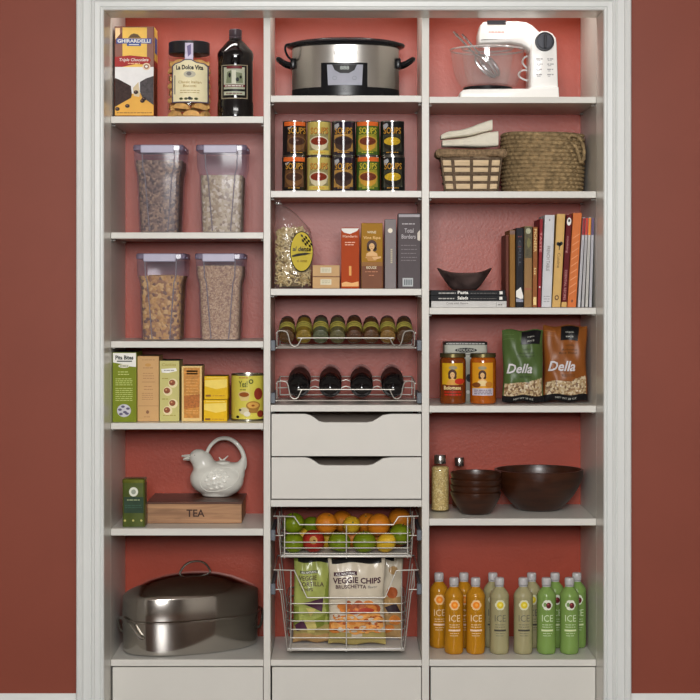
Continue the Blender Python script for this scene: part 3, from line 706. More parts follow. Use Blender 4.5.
for s in (-1, 1):
    b = B(); z0 = zf(57)
    b.tube(cat_rom([(cx + s * A_ * .985, cy - .035, z0 - .014), (cx + s * (A_ + .02), cy - .03, z0 - .008), (cx + s * (A_ + .041), cy - .016, z0 + .006), (cx + s * (A_ + .041), cy + .016, z0 + .006), (cx + s * (A_ + .02), cy + .03, z0 - .008), (cx + s * A_ * .985, cy + .035, z0 - .014)], 5), .0075, BLACK_PL, 10)
    b.box(cx + s * A_ * .98 - .008, cx + s * A_ * .98 + .008, cy - .045, cy + .045, z0 - .026, z0 + .006, BLACK_PL, .004, 2)
    b.build('side_handle', t)
b = B(); x0 = cx - A_ * 1.02
b.tube(cat_rom([(x0 - .002, cy - .06, zf(41.5)), (x0 - .014, cy - .062, zf(43)), (x0 - .016, cy - .06, zf(48)), (x0 - .008, cy - .055, zf(54)), (x0 + .004, cy - .045, zf(57))], 5), .0035, BLACK_PL, 8); b.build('lid_clip', t)
b = B(); DISP = P('display_silver', (172, 174, 186), rough=.5, spec=.15)
def fn(p):
    p.rect(321, 367.5, 62.4, 91.4, BLACK_PL, 2).poly([(327, 64.5), (363, 64.5), (362, 85), (328, 85)], DISP, 4)
    p.poly([(332, 64.6), (357, 64.6), (354.5, 70), (349, 73.2), (340, 73.2), (334.6, 70)], INK_K, 6).text('888', 344.6, 69.6, 3.6, P('display_digits', (190, 200, 196)), 9, 7)
    for q in (334.6, 354.4): p.ell(q, 78, 2.4, 2.2, P('display_ring', (150, 154, 164)), 6, 14).ell(q, 78, 1.6, 1.4, DISP, 7, 12)
    p.ell(344.6, 89, 1.2, 1.0, P('lamp_grey', (120, 120, 124)), 6, 8); p.text('CROCK-POT', 344.8, 54.4, 3.1, P('ink_steelgrey', (70, 70, 76)), 21, 2)
mk = b.mark(); p = Pr(b, cy - B_); p.y = lambda l: -.0005 * l; fn(p); b.wrap(mk, cx, cy, A_ * 1.006, B_ / A_); b.build('control_panel', t, label='black control panel with silver display')

# --- ten soup cans, two high
CAN_TOP = P('can_steel', (176, 172, 164), rough=.22, metal=1, var=0)
def soup_can(pxc, zb, zt, kind, label, turn=0):
    cy = .075; cx = X(pxc, cy); r = 12.05 * sc(cy)
    t = T('soup_tin', label, 'can', cx, cy, zb, 'small soup cans stacked two high')
    b = B(); b.lathe([(r * .95, zb + .0004), (r * 1.0, zb + .001), (r * 1.0, zb + .003), (r * .97, zb + .0035), (r * .97, zt - .0035), (r * 1.0, zt - .003), (r * 1.0, zt - .0005), (r * .95, zt), (r * .94, zt - .003), (r * .1, zt - .003)], CAN_TOP, cx, cy, 0, 40)
    b.build('can_body', t, label='silver can rims')
    ground = {'orange_black': (30, 24, 24), 'cream': (196, 178, 96), 'plum': (40, 32, 46), 'green': (70, 96, 38), 'black': (24, 26, 26)}[kind]
    b = B(); G = P('soup_' + kind, ground, rough=.14, spec=.4, coat=.12, var=.05)
    b.lathe([(r * .992, zb + .0035), (r * .992, zt - .0035)], G, cx, cy, 0, 64, cap0=False, cap1=False)
    h = 34.5
    def fn(p):
        # u: px from the centre, v: px down from the can top
        ptop = 288 - (zt - ZE) / sc(p.y0)
        Y = lambda v: ptop + v
        GO = P('ink_soupgold', (190, 138, 52)); OR = P('soup_orange', (222, 104, 44))
        c = pxc + turn
        if kind in ('orange_black', 'green'): p.rect(pxc - 10.6, pxc + 10.6, Y(.9), Y(5.2), OR, 1)
        panel = {'orange_black': (96, 64, 40), 'cream': (150, 142, 96), 'plum': (176, 134, 70), 'green': (150, 146, 50), 'black': (60, 60, 50)}[kind]
        p.poly([(c - 9, Y(14)), (c + 9, Y(13)), (c + 9.6, Y(30.6)), (c - 9.6, Y(31))], P('soup_panel_' + kind, panel, var=.25, scale=90), 1)
        bowl = {'orange_black': (120, 84, 50), 'cream': (214, 204, 170), 'plum': (70, 52, 46), 'green': (200, 150, 60), 'black': (40, 36, 30)}[kind]
        soup = {'orange_black': (70, 44, 34), 'cream': (128, 48, 30), 'plum': (50, 36, 36), 'green': (112, 54, 36), 'black': (198, 162, 44)}[kind]
        BW = P('bowl_' + kind, bowl)
        p.poly([(c - 9.2, Y(20.6)), (c + 9.2, Y(20.6)), (c + 7.4, Y(27)), (c + 3, Y(30)), (c - 3, Y(30)), (c - 7.4, Y(27))], BW, 2)
        p.ell(c, Y(20.6), 9.5, 5.2, BW, 3, 24).ell(c, Y(20.6), 8.2, 4.1, P('soup_fill_' + kind, soup, var=.3, scale=220), 4, 22)
        p.ell(c + .6, Y(19.8), 1.5, .9, P('garnish_' + kind, tuple(min(255, q + 60) for q in soup)), 5, 9)
        ink = {'cream': P('ink_souporange', (206, 140, 60)), 'green': P('ink_soupyellow', (206, 190, 60))}.get(kind, GO)
        p.text('SOUPS', c + .4, Y(13.2), 6.2, P('ink_soupshade', (60, 40, 24)), 18, 3, bold=.04); p.text('SOUPS', c + .2, Y(12.9), 6.0, ink, 17.4, 4, bold=.015)
        if kind in ('orange_black', 'plum', 'black'):
            p.poly([(c - 9, Y(4 if kind != 'orange_black' else 7)), (c - 5, Y(2.4 if kind != 'orange_black' else 5.6)), (c - 4, Y(5)), (c - 6.5, Y(8.4)), (c - 8.6, Y(9))], P('ink_silver', (170, 172, 176)), 4)
        if kind == 'cream': p.rect(pxc - 10, pxc + 10, Y(29.6), Y(33), P('soup_cream_band', (214, 190, 90)), 2)
        p.lines(c - 6, c + 6, [Y(31.4)], ink, .8, 4, int(pxc))
    wrapdraw(b, cx, cy, r * .993, fn, lay=.00025); b.build('label', t)
zb = TOP['C2']; zmid = zb + 35.2 * sc(.075)
kinds = [('orange_black', 'black soup can with an orange top band and brown bowl'), ('cream', 'pale yellow soup can picturing a bowl of red beans'), ('plum', 'dark plum soup can picturing a dark bowl'), ('green', 'green soup can with an orange top band'), ('black', 'black soup can picturing a bowl of yellow soup')]
for row in (0, 1):
    for i, (kd, lb) in enumerate(kinds):
        px = ((294.0, 318.7, 343.4, 368.2, 392.9), (294.6, 319.0, 343.4, 367.7, 392.2))[row][i]
        z0 = (zb, zmid + .0004)[row]
        soup_can(px, z0, z0 + 35.0 * sc(.075), kd, lb + (', bottom row of the stack', ', top row of the stack')[row], turn=(0, (2 if i == 0 else 0))[row])

# --- pasta bag and small cartons
zb = TOP['C3']; yc = .085
CELLO = film('cellophane', (252, 251, 249), gloss=.16, rough=.08, haze=.03, crinkle=45)
def sx_(p, y=yc): return X(p, y)
bag = T('pasta_bag', 'clear cellophane bag of pale pasta with an oval yellow label and twisted top', 'bag', X(292.6, yc), yc, zb)
prof = [(293, 18.6, 289, .050), (293, 19.4, 286, .055), (293.2, 19.5, 272, .056), (293.3, 19.5, 255, .055), (293.0, 19.2, 240, .05), (291.3, 17.8, 230, .046), (289, 13.6, 221, .036), (284.8, 9.6, 213, .022), (280.6, 5.2, 207.4, .012), (278.8, 2.5, 204.6, .008), (277.4, 4.0, 201.4, .009), (276.8, 3.0, 200.2, .006)]
def bagz(p_): return zb + (289.2 - p_) * sc(yc)
b = B(); rings = []
for i, (c, w, pz, d) in enumerate(prof):
    ring = []
    for j in range(36):
        a = 2 * PI * j / 36; wob = 1 + (.05 * math.sin(5 * a + i * 1.7) + .03 * math.sin(9 * a - i)) * (1 if i > 4 else .15)
        ring.append((X(c, yc) + w * sc(yc) * math.copysign(abs(math.cos(a)) ** .75, math.cos(a)) * wob, yc + d * math.copysign(abs(math.sin(a)) ** .8, math.sin(a)) * wob, max(zb + .0004, bagz(pz))))
    rings.append(ring)
b.loft(rings, CELLO, True, True); b.build('bag_film', bag)
b = B()
b.tube([(X(278.8, yc) + .0088 * math.cos(a), yc + .0095 * math.sin(a), bagz(204.6)) for a in [2 * PI * j / 16 for j in range(16)]], .0012, P('twist_tie', (214, 212, 206), rough=.4), 6, True); b.build('twist_tie', bag)
LY = P('label_pasta_yellow', (206, 184, 66), rough=.4)
b = B(); p = Pr(b, yc - .0575)
p.ell(301.6, 251.6, 11.6, 20.4, INK_K, 0, 40).ell(301.6, 251.6, 10.9, 19.4, LY, 1, 40)
for i in range(5):
    for j in range(4):
        if (i + j) % 2 == 0:
            x_ = 300.6 + i * 2.1 + j * .5; y_ = 234 + j * 2.5 + i * .9
            if ((x_ + 1 - 301.6) / 11) ** 2 + ((y_ + 1.2 - 251.6) / 19.6) ** 2 < .98: p.poly([(x_, y_), (x_ + 2.1, y_ + .9), (x_ + 2.6, y_ + 3.4), (x_ + .5, y_ + 2.5)], INK_K, 2)
p.text('al dente', 301.8, 251, 4.4, INK_K, 18.5, 2, shear=.2, bold=.02)
p.poly([(292, 255.4), (298, 253.4), (306, 252.8), (311.6, 253.4), (306, 254.6), (299, 256), (292.4, 257.2)], INK_K, 2).text('al dente', 302, 262, 2.8, P('ink_ochre2', (140, 116, 40)), 10, 2)
mk = (0, 0); b.xf(mk, lambda q: (q.x, q.y + max(0, (q.x - X(301, yc)) / (X(313, yc) - X(301, yc))) ** 2 * .022, q.z)); b.build('label', bag)
PAST2 = P('pasta_lite', (226, 208, 164), rough=.45, var=.1)
PAST3 = P('pasta_deep', (178, 152, 100), rough=.5, var=.1)
PASTA = P('pasta', (222, 200, 150), rough=.5, var=.15, scale=50)
b = B(); r_ = random.Random(5)
for i in range(900):
    f = r_.random(); z = zb + .012 + f * .170
    pz = 289.2 - (z - zb) / sc(yc); w = 18.6 * sc(yc) * (1 if pz > 238 else max(.35, 1 - (238 - pz) / 22)); c = X(293.2 if pz > 235 else 291, yc)
    a = r_.uniform(-PI, 0) if r_.random() < .72 else r_.uniform(0, PI)
    rad = math.sqrt(r_.uniform(.55, 1))
    q = Vector((c + w * rad * math.copysign(abs(math.cos(a)) ** .75, math.cos(a)) * .93, yc + .045 * rad * math.copysign(abs(math.sin(a)) ** .8, math.sin(a)) * .93, z))
    d = Vector((r_.uniform(-1, 1), r_.uniform(-.3, .3), r_.uniform(-.8, .8))).normalized() * r_.uniform(.007, .012); e = Vector((r_.uniform(-.003, .003), -.002, r_.uniform(-.003, .003)))
    def inside(v):
        fz_ = 289.2 - (v.z - zb) / sc(yc); pr = prof[1]
        for k_ in range(len(prof) - 1):
            if prof[k_][2] >= fz_ >= prof[k_ + 1][2]:
                g = (prof[k_][2] - fz_) / (prof[k_][2] - prof[k_ + 1][2]); pr = [prof[k_][m_] + (prof[k_ + 1][m_] - prof[k_][m_]) * g for m_ in range(4)]
        ux_ = abs(v.x - X(pr[0], yc)) / (pr[1] * sc(yc)); uy_ = abs(v.y - yc) / pr[3]
        return ux_ ** 2.6 + uy_ ** 2.5 < .86
    if not all(inside(v) for v in (q - d, q + e, q + d)): continue
    b.tube([q - d, q + e, q + d], .0019, (PASTA, PAST2, PAST3)[i % 3], 5)
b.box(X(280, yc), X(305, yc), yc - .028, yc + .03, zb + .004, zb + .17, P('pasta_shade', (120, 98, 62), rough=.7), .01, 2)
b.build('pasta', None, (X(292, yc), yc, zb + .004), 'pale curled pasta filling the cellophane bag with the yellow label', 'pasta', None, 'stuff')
KR = CARD('carton_kraft', (200, 162, 114))
for (pt, pb, lb) in ((277.2, 288.9, 'small kraft box with pale label, bottom of the pair beside the pasta bag'), (265.4, 276.9, 'small kraft box with pale label, top of the pair beside the pasta bag')):
    z0 = zb + (288.9 - pb) * sc(.05); t = carton('kraft_box', lb, 'box', 312.6, 339.6, pt, .05, .07, z0 + (.0004 if pt < 270 else 0), KR, 'small kraft boxes')
    b, p = front(t, .05); p.rect(320.4, 331.4, pt + 2, pt + 7.6, P('label_kraft', (216, 208, 180)), 1).lines(322, 330, [pt + 3.4, pt + 5.2], P('ink_kraftgrey', (180, 170, 140)), .7).rect(312.8, 339.4, pt + 10.6, pt + 11.0, P('carton_kraft_edge', (168, 130, 88)), 1)
    b.build('printed_front', t)
ORG, AMB, GRS, GRB = CARD('carton_orange', (172, 66, 14), .5), CARD('carton_amber', (164, 118, 30), .5), CARD('carton_lilacgrey', (136, 128, 128), .5), CARD('carton_darkgrey', (92, 84, 86), .5)
SHD = P('carton_shade4', (48, 44, 46))
t = carton('orange_carton', 'narrow bright orange carton with white lettering, middle bay third shelf', 'box', 341.2, 359.2, 227.8, .05, .09, zb, ORG, side=P('carton_shade5', (110, 44, 20)))
b, p = front(t, .05); p.poly([(341.6, 228.4), (358.8, 228.4), (357, 231), (350, 234), (344, 232.6), (341.6, 230)], INK_W, 1).text('Mandarin', 350, 237.4, 2.3, P('ink_salmon', (244, 200, 170)), 14.5, 2).lines(345, 355, [242, 244.4], P('ink_salmon', 0), .8).rect(349, 351.4, 266, 275.6, P('ink_orangegold', (224, 160, 80)), 1).poly([(341.8, 283), (346, 281.6), (352, 283), (358.6, 281.4), (358.6, 286.4), (341.8, 286.4)], P('ink_flare', (232, 176, 110)), 1)
b.build('printed_front', t)
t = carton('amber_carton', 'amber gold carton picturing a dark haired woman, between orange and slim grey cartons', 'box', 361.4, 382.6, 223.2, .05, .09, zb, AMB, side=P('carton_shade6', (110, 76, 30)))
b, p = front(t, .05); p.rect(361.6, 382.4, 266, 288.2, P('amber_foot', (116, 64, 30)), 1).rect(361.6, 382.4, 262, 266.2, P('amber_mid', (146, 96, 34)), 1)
SKIN, HAIR = P('print_skin', (222, 178, 120)), P('print_hair', (70, 40, 26))
def lady(p, cx, cy, s, arm=True, l=3):
    p.ell(cx, cy - 1 * s, 4.4 * s, 4.8 * s, HAIR, l, 20).ell(cx - 2.6 * s, cy + 2 * s, 1.8 * s, 2.2 * s, HAIR, l, 12).ell(cx + 2.6 * s, cy + 2 * s, 1.8 * s, 2.2 * s, HAIR, l, 12)
    p.rect(cx - 1 * s, cx + 1 * s, cy + 2 * s, cy + 5 * s, SKIN, l + 1).ell(cx, cy, 2.4 * s, 3 * s, SKIN, l + 2, 18).ell(cx - .9 * s, cy - .3 * s, .35 * s, .25 * s, HAIR, l + 3, 8).ell(cx + .9 * s, cy - .3 * s, .35 * s, .25 * s, HAIR, l + 3, 8).rect(cx - .7 * s, cx + .7 * s, cy + 1.5 * s, cy + 1.9 * s, P('print_lip', (170, 70, 50)), l + 3)
    p.poly([(cx - 5.4 * s, cy + 10 * s), (cx - 4.6 * s, cy + 6 * s), (cx - 1 * s, cy + 4 * s), (cx + 1 * s, cy + 4 * s), (cx + 4.6 * s, cy + 6 * s), (cx + 5.4 * s, cy + 10 * s)], SKIN, l)
p.text('WINE', 371.6, 233.4, 2.4, P('ink_pale', (238, 226, 190)), 9, 2).text('Vine Ripe', 372, 239, 2.8, P('ink_peachy', (240, 200, 130)), 17, 2)
lady(p, 371.8, 246.6, 1.15); p.poly([(365.6, 256), (378, 256), (376, 261), (368, 261)], P('print_dress', (196, 140, 70)), 5).poly([(372, 257), (381, 256.4), (381, 258), (374, 260)], SKIN, 6)
p.text('ROUGE', 371.4, 268.8, 2.5, P('ink_pale', 0), 10, 3).lines(365, 378, [271.4], P('ink_rose', (200, 130, 90)), .7, 3).lines(369, 374, [275], P('ink_rose', 0), .8, 3); b.build('printed_front', t)
t = carton('slim_grey_carton', 'slim light grey carton with one white dot near its top', 'box', 385, 396.0, 219.4, .05, .09, zb, GRS, side=SHD)
b, p = front(t, .05); p.ell(390.2, 230.6, 2.4, 2.4, P('dot_cream', (244, 234, 214)), 1, 20)
for q in range(7): p.rect(390.6, 392.4, 249 + q * 2.1, 250.4 + q * 2.1, P('ink_sand', (190, 180, 150)), 1)
b.build('printed_front', t)
t = carton('tall_grey_carton', 'tallest dark grey carton with pale lettering and a barcode patch, by the right divider', 'box', 398.2, 420.4, 213.6, .045, .095, zb, GRB, side=SHD)
b, p = front(t, .045); p.rect(398.8, 420, 214.4, 217, P('grey_lite', (170, 164, 168)), 1).lines(402, 415, [223.4], P('ink_pgrey', (190, 184, 186)), 1).text('Total', 409, 232.6, 4.2, P('ink_pgrey', 0), 9, 2).text('Borders', 408.6, 238.6, 4.2, P('ink_pgrey', 0), 14, 2).poly([(417.4, 233), (420.2, 229.6), (420.2, 241), (417.4, 240)], P('ink_bone', (214, 204, 190)), 2)
p.lines(401, 417, [245, 249, 253, 257, 260], P('ink_dgrey', (132, 124, 126)), .7, 2, 8).rect(402.6, 413, 278, 286.4, P('patch_grey', (186, 190, 190)), 1)
for q in range(4): p.rect(404.2 + q * 2.1, 405.4 + q * 2.1, 279.4, 285, P('ink_slate2', (90, 100, 106)), 2)
b.build('printed_front', t)

# --- pull out spice rack and wine rack
def slide(t, xs, z, y1=.32):
    for s, x in xs:
        b = B(); b.box(min(x, x + s * .008), max(x, x + s * .008), .006, y1, z - .007, z + .007, SLATE_PL, .001)
        b.box(min(x, x + s * .014), max(x, x + s * .014), .002, .02, z - .016, z + .016, SLATE_PL, .002)
        b.build('slide_rail', t, label='grey slide rail')
xl, xr = DL[1] + .0006, DR[0] - .0006
def rack(name, label, ptop, pbar, pbot, pS, bars, extra=None):
    y0, y1 = .022, .32; yb = .02
    t = T(name, label, 'wire rack', (xl + xr) / 2, .17, Z(pbot, y0))
    wr = .0017
    # front wire with its two dips
    pts = [(277.0, pbot - 2), (277.0, ptop + 3), (279, ptop), (284, ptop), (287.5, ptop + 2.4), (290, pS - 4), (292.2, pS - .8), (294.8, pS), (297.4, pS - .9), (299.6, (pS + pbar) / 2), (301.6, pbar + .5), (304, pbar)]
    pts = pts + [(691.4 - a, c) for a, c in reversed(pts)]
    b = B(); b.tube(cat_rom([(X(a, y0), y0, Z(c, y0)) for a, c in pts], 5), wr, NICKEL, 8); b.build('front_wire', t)
    b = B(); xa, xb = X(276.4, y0), X(415.6, y0); z0 = Z(pbot, y0)
    b.tube([(xa, y0, z0), (xb, y0, z0)], wr * 1.1, NICKEL, 8); b.tube([(xa, y0, z0), (xa, y1, z0), (xb, y1, z0), (xb, y0, z0)], wr * 1.1, NICKEL, 8)
    b.tube([(xa, y1, Z(ptop, y0)), (xb, y1, Z(ptop, y0))], wr, NICKEL, 8)
    for x in (xa, xb): b.tube([(x, y0, Z(ptop + 2, y0)), (x, y1, Z(ptop, y0)), (x, y1, z0)], wr, NICKEL, 8)
    b.build('base_frame', t)
    for (pts_) in bars:
        b = B(); b.tube(pts_, wr, NICKEL, 8); b.build('cradle_wire', t)
    slide(t, ((1, xl), (-1, xr)), Z(pbot - 2.4, 0))
    return t
zs_ = Z(347.9, .022)
jars = (286.6, 303.6, 320.5, 337.5, 354.4, 371.3, 388.0, 404.8)
tilt = math.radians(27)
bars = []
JR = 8.2 * sc(.06)
jt = [317, 314.6, 314.6, 314.8, 314.4, 317, 315.8, 316.2]
bars.append([(X(277, .05), .05, zs_ + .004), (X(414.4, .05), .05, zs_ + .004)])
bars.append([(X(277, .12), .13, zs_ + .033), (X(414.4, .12), .13, zs_ + .033)])
rack('spice_rack', 'pull out wire rack with eight spice jars lying in it, above the wine rack', 331, 338.0, 347.9, 346.4, bars)
SPG = film('spice_glass', (236, 240, 232), gloss=.2, rough=.04)
spices = [('reddish brown', (112, 56, 30)), ('golden', (196, 146, 40)), ('grey green', (110, 116, 100)), ('dull olive', (124, 112, 80)), ('dark red', (100, 40, 28)), ('brick brown', (108, 52, 34)), ('orange tan', (188, 122, 58)), ('chestnut', (96, 46, 30))]
ord_ = ['first', 'second', 'third', 'fourth', 'fifth', 'sixth', 'seventh', 'last']
for i, px in enumerate(jars):
    nm, colr = spices[i]
    base = Vector((X(px, .055), .058, zs_ + .0075 + JR * .95)); ax = Vector((0, math.cos(tilt), math.sin(tilt)))
    Mx = Matrix.Rotation(-(PI / 2 - tilt), 3, 'X')
    ln = .100 - (jt[i] - 314.5) * .003
    t = T('spice_jar', '%s spice jar with yellow green label, %s from left in its rack' % (nm, ord_[i]), 'jar', base.x, base.y, base.z, 'spice jars lying in the rack')
    tr = lambda q, base=base, Mx=Mx: base + Mx @ q
    SM = P('spice_' + nm.replace(' ', '_'), tuple(int(c_ * .62 + d_ * .38) for c_, d_ in zip(colr, (110, 104, 70))), rough=.6, var=.3, scale=120, bump=.3, bscale=300)
    b = B(); mk = b.mark(); b.lathe([(JR * .8, 0), (JR * .95, .001), (JR, .005), (JR, ln * .84), (JR * .96, ln * .92), (JR * .88, ln * .96), (JR * .86, ln * .97)], SPG, 0, 0, 0, 28, cap1=False); b.xf(mk, tr); b.build('jar_body', t)
    b = B(); mk = b.mark(); b.lathe([(JR * .78, .002), (JR * .92, .004), (JR * .94, .008), (JR * .94, ln * .82), (JR * .88, ln * .9), (JR * .3, ln * .92)], SM, 0, 0, 0, 28); b.xf(mk, tr); b.build('spice_fill', t, label=nm + ' spice inside')
    b = B(); mk = b.mark(); b.lathe([(JR * .8, ln * .94), (JR * .9, ln * .99), (JR * .86, ln * 1.06), (JR * .62, ln * 1.10), (JR * .1, ln * 1.11)], P('spice_cap', (70, 52, 48), rough=.35), 0, 0, 0, 28); b.xf(mk, tr); b.build('cap', t)
    b = B(); mk = b.mark(); lg = P('label_spice', (184, 172, 84), rough=.45, var=.12)
    b.lathe([(JR * 1.012, ln * .26), (JR * 1.012, ln * .58)], lg, 0, 0, 0, 32, cap0=False, cap1=False)
    b.lathe([(JR * 1.02, ln * .36), (JR * 1.02, ln * .385)], P('ink_olivedark', (96, 92, 34)), 0, 0, 0, 32, cap0=False, cap1=False); b.lathe([(JR * 1.02, ln * .46), (JR * 1.02, ln * .50)], P('ink_olivedark', 0), 0, 0, 0, 32, cap0=False, cap1=False)
    b.xf(mk, tr); b.build('label', t)
zw = Z(400.6, .022)
wx = (298.7, 330.2, 361.7, 393.0); wt = math.radians(7)
bars = []; WR = 11.3 * sc(.05)
for y, up in ((.10, math.tan(wt) * .054), (.215, math.tan(wt) * .169)):
    pts = []
    for i, px in enumerate(wx):
        x = X(px, .05)
        for a in (-72, -45, -20, 0, 20, 45, 72):
            q = math.radians(a); pts.append((x + (WR + .0026) * math.sin(q), y, zw + .0034 + WR + .0026 - (WR + .0036) * math.cos(q) + up))
        if i < 3: pts.append(((x + X(wx[i + 1], .05)) / 2, y, zw + WR * .95 + up))
    bars.append([(X(277, .022), y, zw + WR * .8 + up)] + pts + [(X(414.4, .022), y, zw + WR * .8 + up)])
rack('wine_rack', 'pull out wire rack holding four dark wine bottles, directly above the two drawers', 381.4, 389.6, 400.6, 398.8, bars)
WG = P('wine_glass', (20, 17, 18), rough=.1, coat=.5)
for i, px in enumerate(wx):
    base = Vector((X(px, .05), .046, zw + .0075 + WR)); Mx = Matrix.Rotation(-(PI / 2 - wt), 3, 'X'); tr = lambda q, base=base, Mx=Mx: base + Mx @ q
    t = T('wine_bottle', 'dark wine bottle lying base first in the rack, %s of four from the left' % ('first', 'second', 'third', 'last')[i], 'bottle', base.x, base.y, base.z, 'wine bottles in the rack')
    b = B(); mk = b.mark(); b.lathe([(.002, .012), (WR * .3, .01), (WR * .62, .004), (WR * .75, .0005), (WR * .92, .001), (WR, .006), (WR, .20), (WR * .93, .212), (WR * .6, .228), (WR * .42, .24), (WR * .4, .25)], WG, 0, 0, 0, 40); b.xf(mk, tr); b.build('bottle_body', t)
    b = B(); mk = b.mark(); b.lathe([(WR * 1.004, .05), (WR * 1.004, .14)], P('wine_label', (70, 40, 36), rough=.5), 0, 0, 0, 40, cap0=False, cap1=False); b.xf(mk, tr); b.build('label', t)
    b = B(); mk = b.mark(); b.lathe([(WR * .42, .236), (WR * .43, .288), (WR * .1, .289)], P('wine_foil', (60, 20, 24), rough=.35, metal=.5), 0, 0, 0, 24); b.xf(mk, tr); b.build('foil_cap', t)
# --- pull out wire baskets with fruit and snack bags
def basket(name, label, pstep, pmain, sx0, sx1, hz, pbot, tx0, tx1, bx0, bx1, py_slide, liner):
    y0, y1 = .03, .33; wr = .0016
    zt, zm, zb_ = Z(pstep, y0), Z(pmain, y0), Z(pbot, y0)
    t = T(name, label, 'wire basket', (xl + xr) / 2, .18, zb_)
    xa, xb = X(274, y0), X(418, y0)
    b = B(); b.tube(cat_rom([(xa, y0 + .01, zt), (X(tx0, y0) - .004, y0, zt), (X(tx0, y0), y0, zt - .0005)], 4)[:-1] + [(X(tx0, y0), y0, zt - .001), (X(sx0, y0), y0, zm), (X(sx1, y0), y0, zm), (X(tx1, y0), y0, zt - .001), (X(tx1, y0) + .004, y0, zt), (xb, y0 + .01, zt)], wr * 1.25, NICKEL, 8)
    b.tube([(xa, y0 + .01, zt), (xa, y1, zt), (xb, y1, zt), (xb, y0 + .01, zt)], wr * 1.25, NICKEL, 8); b.build('top_frame', t)
    def xat(z, s):
        f = (z - zb_) / (zt - zb_)
        return (X(bx0, y0) + (X(hz[0][1], y0) - X(bx0, y0)) * f) if s < 0 else (X(bx1, y0) + (X(hz[0][2], y0) - X(bx1, y0)) * f)
    for pz, a, c in hz:
        b = B(); z = Z(pz, y0); b.tube([(X(a, y0), y0, z), (X(c, y0), y0, z)], wr, NICKEL, 8); b.build('front_wire', t)
        b = B(); b.tube([(X(a, y0), y1, z), (X(c, y0), y1, z)], wr, NICKEL, 8); b.build('back_wire', t)
        for s, x in ((-1, X(a, y0)), (1, X(c, y0))):
            b = B(); xo = x + s * .014; b.tube([(x, y0, z), (xo, y0 + .03, z), (xo, y1 - .02, z), (x, y1, z)], wr, NICKEL, 6); b.build('side_wire', t)
    for s, px in ((-1, hz[0][1]), (0, 346.4), (1, hz[0][2])):
        b = B(); x = X(px, y0); ztop = zm if s == 0 else zt - .002
        xbm = X(px + (0 if s == 0 else s * 0), y0)
        b.tube([(x, y0 - wr, ztop), (xbm, y0 - wr, zb_ - .002), (xbm, y1, zb_ - .002)], wr * 1.2, NICKEL, 8); b.build('upright_wire', t)
    for s in (-1, 1):
        xtop = xa + .012 if s < 0 else xb - .012; xbot = X(bx0, y0) if s < 0 else X(bx1, y0)
        for y in (y0 + .02, y0 + .13, y1 - .03):
            b = B(); b.tube([(xtop, y, zt), (xbot, y, zb_)], wr * 1.1, NICKEL, 8); b.build('side_strut', t)
        b = B(); z = Z(py_slide, y0); b.tube([(xtop - s * .0, y0 + .01, zt), (xtop + s * .001 , y0 + .006, z + .01), (xtop - s * .008, y0 + .006, z - .012)], wr, NICKEL, 8)
        b.tube([(xl if s < 0 else xr, y0, z), (xtop - s * .016, y0, z)], wr, NICKEL, 8); b.build('hanger_wire', t)
    b = B(); b.box(X(bx0, y0), X(bx1, y0), y0 - .003, y0 + .003, zb_ - .001, zb_ + .0035, NICKEL, .0012, 2); b.build('bottom_rail', t)
    b = B(); b.box(X(bx0 + 1, y0), X(bx1 - 1, y0), y0 + .002, y1, zb_ + .001, zb_ + liner, P('basket_liner', (214, 212, 208), rough=.4), .001); b.build('liner_tray', t, label='white tray liner')
    slide(t, ((1, xl), (-1, xr)), Z(py_slide, 0), .33)
    return zb_ + liner
zf1 = basket('fruit_basket', 'pull out wire basket full of apples, oranges and lemons under the drawers', 516.6, 524.6, 299.6, 393.4, [(533.4, 284.6, 407.6), (542.2, 284.6, 407.6), (548, 284.6, 407.6), (553.6, 284.6, 407.6)], 557, 294.4, 398.4, 280.5, 411.5, 535.5, .006)
zf2 = basket('snack_basket', 'deep pull out wire basket of snack bags at the bottom of the middle bay', 570.4, 597.6, 307, 385, [(603.6, 290.8, 401.6), (612.6, 290.8, 401.6), (621, 290.8, 401.6), (629.4, 290.8, 401.6), (637.8, 290.8, 401.6)], 650.4, 294.4, 396.4, 287, 404.6, 589.5, .007)
